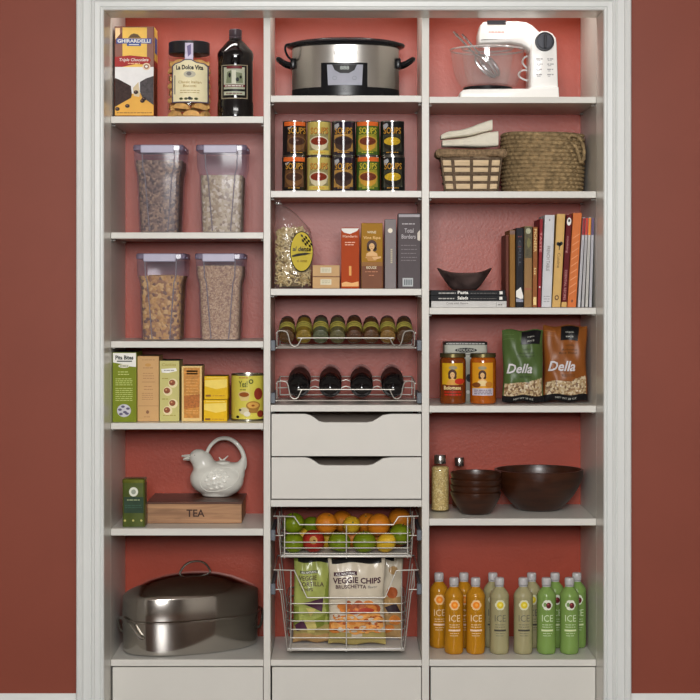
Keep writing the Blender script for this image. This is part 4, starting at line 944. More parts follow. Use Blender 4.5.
# --- fruit
APG = P('green_apple', (106, 122, 22), rough=.22, var=.18, scale=14); APR = P('red_apple', (150, 42, 30), rough=.2, var=.3, scale=18)
ORP = P('orange_peel', (200, 120, 30), rough=.36, var=.06, bump=.5, bscale=420); LEM = P('lemon_peel', (208, 168, 42), rough=.34, var=.06, bump=.4, bscale=360)
STEM = P('fruit_stem', (80, 56, 32), rough=.7)
def fruit(kind, px, pz, y, r, label, rx=0.0, rz=0.0, floor=False):
    r *= sc(y); z = Z(pz, y); c = Vector((X(px, y), y, z))
    Mx = Matrix.Rotation(rz, 3, 'Y') @ Matrix.Rotation(rx, 3, 'X'); tr = lambda q: c + Mx @ q
    b = B(); mk = b.mark(); n = 18; pr = []
    for i in range(n + 1):
        a = PI * i / n
        if kind in ('green', 'red'):
            rr = r * math.sin(a) * (1.0 + .05 * math.cos(a + .3)); zz = -r * .92 * math.cos(a)
            d = math.exp(-(math.sin(a) / .28) ** 2); zz *= (1 - .30 * d)
            pr.append((max(rr, r * .004), zz))
        elif kind == 'orange': pr.append((max(r * math.sin(a), r * .004), -r * .96 * math.cos(a) * (1 - .06 * math.exp(-(math.sin(a) / .2) ** 2))))
        else:
            e = math.exp(-(math.sin(a) / .3) ** 2); pr.append((max(r * .9 * math.sin(a) * (1 - .25 * e), r * .03), -r * 1.08 * math.cos(a) * (1 + .12 * e)))
    m = {'green': APG, 'red': APR, 'orange': ORP, 'lemon': LEM}[kind]
    b.lathe(pr, m, 0, 0, 0, 32)
    if floor: c.z = zf1 + .0006 - min((Mx @ v).z for v in b.v)
    b.xf(mk, tr)
    nm = {'green': 'apple', 'red': 'apple', 'orange': 'orange', 'lemon': 'lemon'}[kind]
    t = T(nm, label, nm, c.x, c.y, c.z, 'fruit in the wire basket'); b.build('fruit_skin', t)
    b = B(); mk = b.mark()
    if nm == 'apple':
        b.tube([Vector((0, 0, r * .6)), Vector((r * .05, 0, r * .8)), Vector((r * .14, 0, r * .98))], r * .05, STEM, 6)
        if kind == 'red': b.lathe([(q_[0] * 1.0 + .0004, q_[1] + .0005) for q_ in pr if q_[1] > 0 and q_[0] < r * .42], P('apple_cheek', (190, 150, 84), rough=.3, var=.4, scale=90), 0, 0, 0, 20, cap0=False)
        b.xf(mk, tr); b.build('stem', t)
    else:
        b.lathe([(r * .10, r * (.895 if nm == 'orange' else 1.19)), (r * .08, r * (.915 if nm == 'orange' else 1.215))], P('fruit_button', (96, 110, 50), rough=.7), 0, 0, 0, 10); b.xf(mk, tr); b.build('stem_button', t)
fruit('green', 293.4, 545, .078, 11.2, 'green apple on the basket floor at the far left front', .2, .1, True)
fruit('red', 313.4, 544, .078, 11.6, 'red apple with a pale yellow hollow facing out, front of the fruit basket', 1.35, .1, True)
fruit('green', 339.4, 544, .08, 11.6, 'green apple on the basket floor right of the red apple', -.2, .2, True)
fruit('green', 364.4, 544, .078, 12.0, 'green apple on the basket floor left of the front lemon', .1, -.2, True)
fruit('lemon', 386.2, 546, .076, 10.2, 'yellow lemon on the basket floor, front row near its right end', .5, .9, True)
fruit('green', 400.4, 534, .105, 11.4, 'green apple at the right front end above the front lemon', .15, .2)
fruit('green', 293.6, 523, .105, 11.2, 'green apple in the upper layer at the left end', .3, -.2)
fruit('green', 312.0, 525.4, .17, 9.8, 'green apple half hidden between the left apple and an orange', -.4, .2)
fruit('orange', 326.4, 523.6, .10, 11.2, 'large orange in the upper layer left of the lemon', .4, .3)
fruit('orange', 342.4, 521.4, .19, 11.0, 'orange half hidden behind the large orange and the upper lemon', .2, .5)
fruit('lemon', 351.6, 525.0, .115, 9.9, 'yellow lemon in the middle of the upper layer', 1.2, .3)
fruit('orange', 367.4, 523.4, .18, 10.6, 'orange half hidden behind the right hand orange', .6, -.2)
fruit('orange', 378.6, 524.8, .105, 11.8, 'large orange in the upper layer right of the lemon', .1, -.5)
fruit('orange', 399.6, 519.0, .20, 11.4, 'orange at the right rear corner of the fruit basket', .3, .2)
fruit('lemon', 302.0, 540, .165, 9.6, 'small lemon peeking out behind the red apple', .3, .4, True)
fruit('lemon', 327.0, 542, .165, 9.6, 'lemon glimpsed behind the gap beside the red apple', .3, 1.0, True)
fruit('orange', 352.0, 544, .17, 10.6, 'orange on the basket floor behind the two front green apples', .3, .4, True)
fruit('orange', 377.0, 544, .17, 10.6, 'orange on the basket floor behind the front lemon', .3, .4, True)
fruit('orange', 397.4, 544, .19, 10.6, 'orange on the basket floor below the right rear corner', .3, .4, True)
# --- snack bags standing in the deep basket
def snack_bag(name, label, px, ptop, pbot, w, y, th, tilt, lean, colf, draw, seed, group=None, nx=56, nz=84, foot=None):
    """pillow bag: col(u, v) names the print at u -1..1, v 0 (foot)..1 (top)"""
    k = sc(y); H = (pbot - ptop) * k; W = w * k; cx, z0 = X(px, y), (Z(pbot, y) if foot is None else foot + .0045 + th / 2 * math.sin(max(lean, 0)) + w * sc(y) / 2 * abs(math.sin(tilt)))
    r_ = random.Random(seed); ph = [r_.uniform(0, 6) for _ in range(8)]
    def surf(u, v, s):
        e = max(0, 1 - abs(u) ** 2.6) ** .5 * max(0, 1 - abs(2 * v - 1) ** 3.2) ** .6
        wr = .0022 * (math.sin(7 * u + 9 * v + ph[0]) + .7 * math.sin(13 * v - 5 * u + ph[1]) + .6 * math.sin(17 * u + ph[2]) * (abs(2 * v - 1) ** 2)) * e ** .5
        edge = 1 - .05 * math.sin(PI * v) + .018 * math.sin(9 * v + ph[3 if u > 0 else 4])
        x = u * W / 2 * edge; z = v * H + .003 * math.sin(5 * u + ph[5]) * (2 * v - 1)
        yy = s * (th / 2 * e + .0006) + (wr if s < 0 else -wr)
        return x, yy, z
    ca, sa = math.cos(tilt), math.sin(tilt); cl_, sl = math.cos(lean), math.sin(lean)
    def place(x, yy, z):
        x2, z2 = x * ca + z * sa, -x * sa + z * ca
        return Vector((cx + x2, y + yy * cl_ + z2 * sl, z0 + z2 * cl_ - yy * sl))
    t = T(name, label, 'bag', cx, y, z0, group)
    for nm, s in (('bag_front', -1), ('bag_back', 1)):
        b = B(); vs = [place(*surf(-1 + 2 * i / nx, j / nz, s)) for j in range(nz + 1) for i in range(nx + 1)]; fs = []; ms = []
        for j in range(nz):
            for i in range(nx):
                q = (j * (nx + 1) + i, j * (nx + 1) + i + 1, (j + 1) * (nx + 1) + i + 1, (j + 1) * (nx + 1) + i)
                fs.append(q if s < 0 else q[::-1]); ms.append(colf(-1 + 2 * (i + .5) / nx, (j + .5) / nz) if s < 0 else colf(.999, (j + .5) / nz))
        b.add(vs, fs, ms)
        if s < 0: fb = b
        else: b.build(nm, t, ang=60)
    if draw:
        b = B(); p = Pr(b, 0); p.y = lambda l: -.0007 * l
        p.x = lambda q: q; p.z = lambda q: -q
        p.b = b
        # drawn in u, v: x is u (-1..1), down is 1 - v
        class UV(Pr):
            def x(s, q): return q * W / 2
            def z(s, q): return q * H
            def ell(s, u, v, ru, rv, m, l=1, n=24): b.ell(u * W / 2, v * H, ru * W / 2, rv * H, s.y(l), m, n); return s
            def text(s, tx, u, v, h, m, w=None, l=2, shear=0.0, bold=.01): b.text(tx, u * W / 2, v * H, h * H, s.y(l), m, None if w is None else w * W / 2, shear, bold); return s
            def rect(s, a, c, v0, v1, m, l=1): b.rect(a * W / 2, c * W / 2, v0 * H, v1 * H, s.y(l), m); return s
        q = UV(b, 0); q.y = lambda l: -.0009 * l; mk = b.mark(); draw(q)
        if len(b.v):
            # cut along a lattice so that prints follow the bulge
            vs, fs, ms = b.v[:], b.f[:], b.m[:]
            bm = bmesh.new(); bv = [bm.verts.new(v) for v in vs]
            for f, m in zip(fs, ms):
                try: bm.faces.new([bv[i] for i in f]).material_index = m
                except ValueError: pass
            for i in range(1, 24): bmesh.ops.bisect_plane(bm, geom=bm.verts[:] + bm.edges[:] + bm.faces[:], plane_co=(-W / 2 + W * i / 24, 0, 0), plane_no=(1, 0, 0))
            for i in range(1, 30): bmesh.ops.bisect_plane(bm, geom=bm.verts[:] + bm.edges[:] + bm.faces[:], plane_co=(0, 0, H * i / 30), plane_no=(0, 0, 1))
            bm.verts.index_update(); b.v = []; b.f = []; b.m = []
            for v in bm.verts:
                u_, v_ = max(-1, min(1, v.co.x / (W / 2))), max(0, min(1, v.co.z / H)); x, yy, z = surf(u_, v_, -1); b.v.append(place(x, yy + v.co.y - .0006, z))
            for f in bm.faces: b.f.append(tuple(i.index for i in f.verts)); b.m.append(f.material_index)
            bm.free()
            fb.add(b.v, b.f, [b.mats[i] for i in b.m])
    fb.build('bag_front', t, ang=60)
    return t
FOIL = dict(rough=.28, coat=.15)
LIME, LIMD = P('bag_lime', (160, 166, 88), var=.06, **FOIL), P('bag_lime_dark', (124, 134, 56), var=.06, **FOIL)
BK = P('bag_black', (30, 28, 28), **FOIL); CRM = P('bag_cream', (206, 194, 172), var=.04, **FOIL); TNB = P('bag_tan', (176, 140, 92), var=.12, scale=20, **FOIL); KHA = P('bag_khaki', (170, 152, 92), var=.1, scale=20, **FOIL)
PUR, PLM, PAL = P('chip_purple', (76, 40, 62), var=.2), P('ink_plum', (70, 36, 50)), P('chip_pale', (198, 184, 110), var=.12, scale=60)
CHG_ = P('chip_gold', (226, 160, 86), var=.2, scale=60)
CHO, CHD = P('chip_orange', (210, 128, 58), var=.22, scale=60), P('chip_rust', (168, 84, 40), var=.25, scale=60)
def c1(u, v):
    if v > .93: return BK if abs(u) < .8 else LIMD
    if v < .10: return TNB
    if v < .20: return KHA
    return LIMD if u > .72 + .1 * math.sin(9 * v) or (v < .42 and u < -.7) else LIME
def d1(q):
    q.rect(-.7, .25, .80, .835, P('bag_grey_strip', (96, 100, 66)), 1).text('ALL NATURAL', -.22, .806, .022, INK_W, .8, 2)
    q.text('VEGGIE', -.28, .725, .05, PLM, .95, 2).text('TORTILLA', -.1, .655, .05, PLM, 1.35, 2).text('CHIPS', -.3, .6, .035, PLM, .6, 2)
    q.poly([(-.55, .455), (.55, .52), (.5, .36), (.1, .40)], PUR, 2).poly([(-.35, .40), (.2, .40), (-.1, .30)], PAL, 1).poly([(-.95, .20), (-.5, .26), (-.25, .15), (-.8, .13)], PUR, 2).poly([(-.4, .25), (.35, .27), (.1, .12), (-.25, .11)], PAL, 1).poly([(.1, .28), (.7, .33), (.6, .20), (.25, .18)], LIMD, 2)
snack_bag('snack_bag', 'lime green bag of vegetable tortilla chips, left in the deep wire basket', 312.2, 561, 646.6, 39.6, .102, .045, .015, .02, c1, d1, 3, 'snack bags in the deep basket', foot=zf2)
def c2(u, v):
    if v > .94: return BK if abs(u) < .86 else CRM
    if v < .09: return KHA
    if v < .14 and abs(u) > .2: return KHA
    return CRM
def d2(q):
    q.rect(-.82, .02, .80, .845, PLM, 1).text('ALL NATURAL', -.4, .808, .026, INK_W, .72, 2)
    q.text('VEGGIE CHIPS', .0, .715, .062, PLM, 1.72, 2, bold=.03).text('BRUSCHETTA', -.2, .655, .040, PLM, 1.1, 2, bold=.02).text('flavor', .58, .66, .03, INK_GREY, .34, 2)
    r_ = random.Random(4)
    for i in range(60):
        u, v = r_.uniform(-.62, .75), r_.uniform(.40, .585); 
        if v > .53 - .12 * abs(u - .1): continue
        q.ell(u, v, r_.uniform(.10, .2), r_.uniform(.03, .055), (CHO, CHD)[i % 2], 1 + i % 3, 12)
    for i, (u, v) in enumerate(((-.5, .22), (-.05, .20), (.45, .21), (.75, .26), (-.8, .2), (-.25, .29), (.25, .30), (.6, .33))): q.ell(u, v, .27, .075, CHO if i % 2 == 0 else CHG_, 2 + i % 3, 18).ell(u + .03, v + .01, .18, .045, CHG_, 5 + i % 2, 14)
    for i in range(70): q.ell(r_.uniform(-.85, .85), r_.uniform(.14, .34), r_.uniform(.05, .14), r_.uniform(.008, .02), (CHD, CHG_, CHO, CRM)[i % 4], 7 + i % 2, 9)
    q.ell(.35, .40, .3, .03, P('tomato_red', (170, 60, 40)), 5, 14).ell(-.1, .385, .2, .022, P('tomato_red', 0), 5, 12)
snack_bag('snack_bag', 'cream bag of orange vegetable chips, centre of the deep wire basket', 356.8, 560, 646, 57.6, .070, .05, -.005, .02, c2, d2, 7, 'snack bags in the deep basket', 64, foot=zf2)
def c3(u, v):
    if v > .93: return BK if abs(u) < .4 else CRM
    return TNB if v < .5 and u > -.5 else CRM
def d3(q):
    q.ell(.35, .82, .3, .05, TNB, 1, 14).poly([(-.2, .38), (.6, .42), (.9, .32), (.1, .30)], P('chip_dark2', (52, 36, 44)), 2).ell(.3, .55, .4, .07, CHD, 1, 14).ell(.5, .22, .4, .06, CHO, 1, 14).ell(0, .12, .5, .05, CHO, 2, 14)
snack_bag('snack_bag', 'tan and cream snack bag partly hidden at the right of the deep basket', 387, 561, 645, 30, .158, .04, .015, .02, c3, d3, 9, 'snack bags in the deep basket', foot=zf2)
# ------------------------------------------------------------------ right bay
# --- stand mixer with its glass bowls and beaters
zb = TOP['R1']; y0 = .09; ym = .165
MXW = P('mixer_white', (240, 239, 236), rough=.25, coat=.2, var=.01)
t = T('stand_mixer', 'white stand mixer with black dial, facing left on the top right shelf', 'stand mixer', X(540, ym), ym, zb)
fx = lambda q: X(q, .1)
kz = sc(.1); ztop = TOP['R1']
def fz(p_): return max(zb, Z(p_, .1))
def slab(b, pts, ya, yb_, mat, r=.006):
    """side outline pushed through with rounded edges"""
    pts = [(fx(a), fz(c)) for a, c in pts]
    ar = sum(pts[i][0] * pts[(i + 1) % len(pts)][1] - pts[(i + 1) % len(pts)][0] * pts[i][1] for i in range(len(pts)))
    if ar < 0: pts = pts[::-1]
    n = len(pts); cxm = sum(p[0] for p in pts) / n; czm = sum(p[1] for p in pts) / n
    def inset(d):
        out = []
        for i in range(n):
            a, p, c = Vector(pts[i - 1]), Vector(pts[i]), Vector(pts[(i + 1) % n])
            e1, e2 = (p - a).normalized(), (c - p).normalized(); n1, n2 = Vector((-e1.y, e1.x)), Vector((-e2.y, e2.x)); m = (n1 + n2)
            m = m.normalized() if m.length > 1e-6 else n1
            out.append(p + m * d / max(.45, m.dot(n1)))
        return out
    rings = []
    for y, d in ((ya, r), (ya + r * .3, r * .3), (ya + r, 0), (yb_ - r, 0), (yb_ - r * .3, r * .3), (yb_, r)): rings.append([(q.x, y, q.y) for q in inset(d)])
    vs = [p for q in rings for p in q]; fs = []
    for i in range(5):
        for j in range(n):
            k = (j + 1) % n; fs.append((i * n + j, (i + 1) * n + j, (i + 1) * n + k, i * n + k))
    fs.append(tuple(range(n))); fs.append(tuple(5 * n + j for j in reversed(range(n)))); b.add(vs, fs, mat)
b = B(); slab(b, [(459.6, 101), (460, 92.6), (463, 90.4), (470, 89.6), (528, 89.2), (531, 87.6), (558, 87.6), (558.8, 101)], .08, .26, MXW); b.build('mixer_base', t)
b = B(); slab(b, [(530.4, 89), (530.6, 60), (531, 44), (533, 38), (537, 33.4), (542, 31), (547.4, 31), (552.6, 33.4), (556, 38), (556.8, 44), (558.2, 89)], .095, .25, MXW, .008); b.build('mixer_column', t)
b = B(); slab(b, [(478.6, 40.6), (479, 32), (481, 24), (484, 20.8), (490, 19.8), (519, 20), (527, 21), (533, 24), (541, 31.4), (545, 36), (535, 50), (531, 49.6), (527, 46.4), (521, 43.4), (511, 41.8), (494, 42.6), (480, 42.8)], .115, .225, MXW, .012); b.build('mixer_head', t)
b = B(); b.box(fx(487.6), fx(506.2), .1135, .2265, fz(23.8), fz(19.6), P('mixer_vent', (58, 58, 64), rough=.4), .001); b.build('head_vent', t)
b = B(); xd, zd_ = fx(544.4), fz(42); rd = 9.6 * kz; DK = P('dial_black', (32, 33, 40), rough=.3)
mk = b.mark(); b.lathe([(rd, 0), (rd, .006), (rd * .95, .009), (rd * .5, .0095)], DK, 0, 0, 0, 40); b.lathe([(rd * .78, .0095), (rd * .74, .0125), (rd * .2, .0128)], P('dial_ring', (54, 56, 66), rough=.35), 0, 0, 0, 40, cap0=False)
b.box(-rd * .14, rd * .14, -rd * .74, rd * .74, .0125, .020, DK, .002); b.xf(mk, lambda q: Vector((xd + q.x, .0955 - q.z, zd_ + q.y))); b.build('speed_dial', t)
b = B(); p = Pr(b, .0948)
p.x = lambda q: fx(q); p.z = lambda q: fz(q)
for i in range(4):
    for j, c in enumerate((539, 550)): p.lines(c - 3, c + 3.4, [58.6 + i * 5.2], P('ink_mixer', (160, 158, 160)), 1.1, 1, i * 7 + j); p.lines(c - 2.4, c + 1.4, [60.4 + i * 5.2], P('ink_mixer', 0), .7, 1, i * 5 + j)
b.build('printed_settings', t)
b = B(); p = Pr(b, .1148); p.x = lambda q: fx(q); p.z = lambda q: fz(q); p.lines(489, 506, [30.8], P('ink_pinkred', (226, 150, 140)), 1, 1, 3); b.build('brand_strip', t)
cxb = X(487.4, ym)
b = B(); b.lathe([(24.5 * kz, fz(90.2)), (25 * kz, fz(89.4)), (24.6 * kz, fz(85.6)), (23 * kz, fz(85.4))], BLACK_PL, cxb, ym, 0, 48); b.build('turntable', t, label='black turntable ring under the bowl')
b = B(); b.tube(cat_rom([(fx(530), .2, fz(64)), (fx(526), .21, fz(58)), (fx(528), .21, fz(53)), (fx(534), .22, fz(50))], 6), .003, MXW, 8); b.tube(cat_rom([(fx(531), .2, fz(77)), (fx(525), .21, fz(74)), (fx(522), .21, fz(70)), (fx(526), .21, fz(66)), (fx(533), .22, fz(66))], 6), .003, MXW, 8); b.build('power_cord', t)
GLS = film('bowl_glass', (254, 254, 254), gloss=.035, rough=.04, haze=.04, hazec=(236, 230, 228))
GLR = film('bowl_glass_rim', (236, 238, 238), gloss=.25, rough=.05, haze=.34, hazec=(226, 222, 220))
def gbowl(label, rb, rt, zb_, zt_, group, sy=1.0):
    t = T('mixing_bowl', label, 'bowl', cxb, ym, zb_, group); rb *= kz; rt *= kz; h = zt_ - zb_; w = .0016
    pr = [(rb * .5, 0.0004), (rb * .9, .0005), (rb * 1.08, .004), (rb + (rt - rb) * .55, h * .25), (rb + (rt - rb) * .8, h * .5), (rt * .985, h * .8), (rt, h), (rt - w, h), (rt * .985 - w, h * .8), (rb + (rt - rb) * .8 - w, h * .5), (rb + (rt - rb) * .55 - w, h * .25 + w), (rb * 1.0, .0045), (rb * .5, .003)]
    b = B(); b.lathe([(a, zb_ + c) for a, c in pr], GLS, cxb, ym, 0, 64, 1, sy); b.build('bowl_wall', t)
    b = B(); b.tube([(cxb + (rt) * math.cos(a), ym + sy * rt * math.sin(a), zt_ + .0004) for a in [2 * PI * j / 64 for j in range(64)]], .0032, GLR, 8, True); b.build('bowl_rim', t)
    return t
gbowl('large clear glass mixing bowl standing on the black ring of the white mixer', 27, 37.4, fz(85.4) + .0004, fz(47.6), 'glass mixing bowls', .92)
gbowl('smaller clear glass bowl nested inside the large mixing bowl', 19, 25.6, fz(83.4), fz(46.0), 'glass mixing bowls', .92)
BTR = P('beater_chrome', (196, 196, 200), rough=.18, metal=1, var=0)
for i, (a0, a1, dy) in enumerate((((454.2, 35.4), (497, 75.4), -.016), ((463, 33.6), (501, 73.6), .012))):
    a0, a1 = ((454.2, 29.8), (463.6, 30.4))[i], ((497, 75.2), (501, 72.4))[i]; dy = (-.019, .022)[i]; pa, pb = Vector((fx(a0[0]), ym - .01 + dy, fz(a0[1]))), Vector((fx(a1[0]), ym + dy * 1.0, fz(a1[1])))
    t = T('beater', ('chrome wire beater with the lower shaft, leaning in the glass bowls', 'chrome wire beater with the upper shaft, leaning in the glass bowls')[i], 'beater', *(pb), 'mixer beaters')
    ax = (pb - pa).normalized(); s_ = ax.cross(Vector((0, 1, 0))).normalized(); w_ = ax.cross(s_)
    L_ = (pb - pa).length
    b = B(); b.tube([pa, pa + ax * L_ * .55], .0032, BTR, 8); b.tube([pa + ax * .010, pa + ax * .020], .0045, BTR, 8); b.build('shaft', t)
    for q in range(4):
        d = (s_ * math.cos(q * PI / 4 + .3) + w_ * math.sin(q * PI / 4 + .3)) * .0185
        o = pa + ax * L_ * .52; b = B(); ln = L_ * .48
        b.tube(cat_rom([o, o + d * .8 + ax * ln * .15, o + d + ax * ln * .5, o + d * .7 + ax * ln * .85, o + ax * ln, o - d * .7 + ax * ln * .85, o - d + ax * ln * .5, o - d * .8 + ax * ln * .15, o], 4), .0017, BTR, 6); b.build('beater_wire', t)

# --- small woven basket with folded napkins
zb = TOP['R2']
WVD = P('basket_twig', (108, 90, 72), rough=.8, var=.35, scale=90, bump=.6, bscale=200); WVL = P('basket_splint', (214, 188, 150), rough=.55, var=.12, scale=30, stretch=(1, 1, 8))
y0, y1 = .026, .128; ym = (y0 + y1) / 2
xb0, xb1, xt0, xt1 = X(444.6, y0), X(498.6, y0), X(439.4, y0), X(503.4, y0); zr = Z(152, y0); h = zr - zb
t = T('napkin_basket', 'small tapered woven basket with pale splints, left of the big coiled basket', 'basket', (xb0 + xb1) / 2, ym, zb)
def side(f, ins=0.0):
    a, c = xb0 + (xt0 - xb0) * f + ins, xb1 + (xt1 - xb1) * f - ins; d = .006 * (1 - f); return a, c, y0 + d + ins, y1 - d - ins
b = B()
rings = []
for f in (0.004, .1, .3, .5, .7, .9, .97):
    a, c, ya, yb_ = side(f, .0035); rings.append(rrect((a + c) / 2, (ya + yb_) / 2, (c - a) / 2, (yb_ - ya) / 2, .012, zb + h * f, 4))
inner = []
for f in (.97, .5, .06):
    a, c, ya, yb_ = side(f, .0075); inner.append(rrect((a + c) / 2, (ya + yb_) / 2, (c - a) / 2, (yb_ - ya) / 2, .010, zb + h * f, 4))
b.loft(rings + inner, WVD); b.build('basket_wall', t)
def loop_pts(f, out, z):
    a, c, ya, yb_ = side(f, -out); return rrect((a + c) / 2, (ya + yb_) / 2, (c - a) / 2, (yb_ - ya) / 2, .014, z, 4)
# pale splints between the stakes, bulging a little
us = [(.035, .17), (.225, .475), (.53, .78), (.835, .965)]
for row, (f0, f1) in enumerate(((.075, .20), (.275, .40), (.50, .61), (.66, .80), (.87, .93))):
    b = B()
    for u0, u1 in us:
        if row == 4 and u0 > .6: continue
        g = []
        for i in range(9):
            u = u0 + (u1 - u0) * i / 8; col = []
            for j in range(4):
                f = f0 + (f1 - f0) * j / 3; a, c, ya, _ = side(f)
                bul = .0028 * math.sin(PI * i / 8) ** .6 + (.0008 if 0 < j < 3 else 0)
                col.append((a + (c - a) * u, ya + .0032 - bul, zb + h * f))
            g.append(col)
        b.loft(g, WVL, False, False)
    b.build('splint_row', t, label='pale flat splints')
for f in (.03, .235, .445, .635, .83):
    b = B(); pts = loop_pts(f, -.0022, zb + max(.0035, h * f)); n = len(pts)
    b.tube(pts, .0026, WVD, 6, True); b.build('twig_band', t)
for u in (.0, .2, .5, .805, 1.0):
    b = B(); pts = []
    for i in range(15):
        f = .035 + .9 * i / 14; a, c, ya, _ = side(f); pts.append((a + (c - a) * min(.985, max(.015, u)), ya + .002 - .0024 * abs(math.sin(i * PI / 3)), zb + h * f))
    b.tube(pts, .0022, WVD, 6); b.build('stake', t)
b = B(); pts = loop_pts(1, -.001, zr - .003); pts = cat_rom(pts, 3, True)
b.tube(pts, [.0125 + .0016 * math.sin(i * 1.9) for i in range(len(pts))], P('basket_rim', (140, 116, 88), rough=.85, var=.4, scale=120, bump=.8, bscale=160), 10, True); b.build('wrapped_rim', t, label='thick brown wrapped rim')
NAP = P('napkin_linen', (230, 224, 206), rough=.85, var=.04, scale=60, bump=.15, bscale=400)
def napkin(label, tops, bots, ya, yb_, loc):
    # folded cloth: a soft layered slab between a top line and a bottom line (in the photograph's units)
    b = B(); up = cat_rom([(X(a, ym), 0, Z(c, ym)) for a, c in tops], 6); dn = cat_rom([(X(a, ym), 0, Z(c, ym)) for a, c in bots], 6); rings = []
    for i, (q, d) in enumerate(zip(up, dn)):
        f = i / (len(up) - 1); ring = []; th = q.z - d.z; mz = (q.z + d.z) / 2; mx = (q.x + d.x) / 2
        for j in range(24):
            a = 2 * PI * j / 24; yy = (ya + yb_) / 2 + (yb_ - ya) / 2 * math.copysign(abs(math.cos(a)) ** .35, math.cos(a)) * (1 - .05 * math.sin(4 * f + 1))
            ring.append((mx, yy, mz + th / 2 * math.copysign(abs(math.sin(a)) ** .5, math.sin(a)) * (1 - .06 * (1 + math.sin(7 * f + 2 * math.cos(a))))))
        rings.append(ring)
    b.loft(rings, NAP)
    for dz in (-.24, .02, .26): b.tube([((q.x + d.x) / 2, ya + .0004 + .0005 * math.sin(i * .8), (q.z + d.z) / 2 + (q.z - d.z) * dz + .0006 * math.sin(i * .5 + dz * 9)) for i, (q, d) in enumerate(zip(up, dn))], .0013, NAP, 6)
    b.build('cloth_napkin', None, loc, label, 'napkin', 'folded napkins')
napkin('folded cream napkin on top, its corner rising to the right in the small basket', [(440.6, 135.6), (447, 131.6), (459, 130), (470, 127.4), (480, 123.6), (490.6, 119.8)], [(440.6, 140.2), (449, 139.2), (460, 138), (470, 136.4), (481, 133.6), (492.6, 131.4)], .046, .108, (X(466, ym), ym, Z(136, ym)))
napkin('folded cream napkin beneath the top one in the small basket', [(441.4, 140.8), (452, 139.6), (463, 138.2), (474, 136.2), (485, 133.2), (496.4, 131.2)], [(442.4, 147.4), (452, 147.6), (463, 147.8), (474, 147.8), (485, 147.6), (498.4, 147.2)], .044, .110, (X(468, ym), ym, Z(147, ym)))

# --- big coiled basket
cy = .212; cx = X(542.4, cy); k = sc(cy); A_, B_ = 42.2 * k, .128
t = T('coiled_basket', 'large round braided seagrass basket with rope handle, right end of its shelf', 'basket', cx, cy, zb)
RSH = P('seagrass', (150, 127, 92), rough=.8, var=.42, scale=70, bump=.5, bscale=260)
rows = 15; zt = Z(131.6, .09); h = zt - zb
b = B(); NA = 220; rings = []; sub = 7
def brad(f): return 1.0 - .05 * (1 - f) ** 2 - .02 * max(0, f - .75) / .25 if f < .98 else .98
for i in range(rows * sub + 1):
    f = i / (rows * sub); c = (i % sub) / sub * PI; row = i // sub; ring = []
    for j in range(NA):
        a = 2 * PI * j / NA
        br = .35 + .65 * abs(math.sin(j * PI / 5.5 + row * 1.3 + (.9 if c < PI / 2 else -.9) * math.cos(c)))
        bulge = .0062 * math.sin(c) ** .7 * br if 0 < i < rows * sub else 0
        r_ = brad(f); sag = .004 * math.sin(2 * a + .7) * f
        ring.append((cx + (A_ * r_ - .004 + bulge) * math.cos(a), cy + (B_ * r_ - .004 + bulge) * math.sin(a), zb + .0006 + h * f + sag * (1 if f > .5 else f)))
    rings.append(ring)
n0 = len(rings)
for f in (1.0, .9, .5, .08):
    rings.append([(cx + (A_ * brad(min(f, .97)) - .012) * math.cos(2 * PI * j / NA), cy + (B_ * brad(min(f, .97)) - .012) * math.sin(2 * PI * j / NA), zb + .0006 + h * f) for j in range(NA)])
b.loft(rings, RSH); b.build('basket_wall', t)
for s in (1, -1):
    b = B(); aa = math.radians(-47 if s > 0 else 133); hx = lambda px, pz, o=0: None
    base = lambda da, z, o: (cx + (A_ + o) * math.cos(aa + da), cy + (B_ + o) * math.sin(aa + da), z)
    pts = cat_rom([base(-.22, zt - .020, .000), base(-.16, zt - .010, .009), base(.0, zt - .018, .016), base(.14, zt - .046, .018), base(.17, zt - .078, .016), base(.10, zt - .092, .014), base(.03, zt - .080, .013), base(-.03, zt - .05, .010), base(-.08, zt - .035, .0)], 6)
    b.tube(pts, [.0052 + .001 * math.sin(i * 1.6) for i in range(len(pts))], RSH, 8); b.build('rope_handle', t)

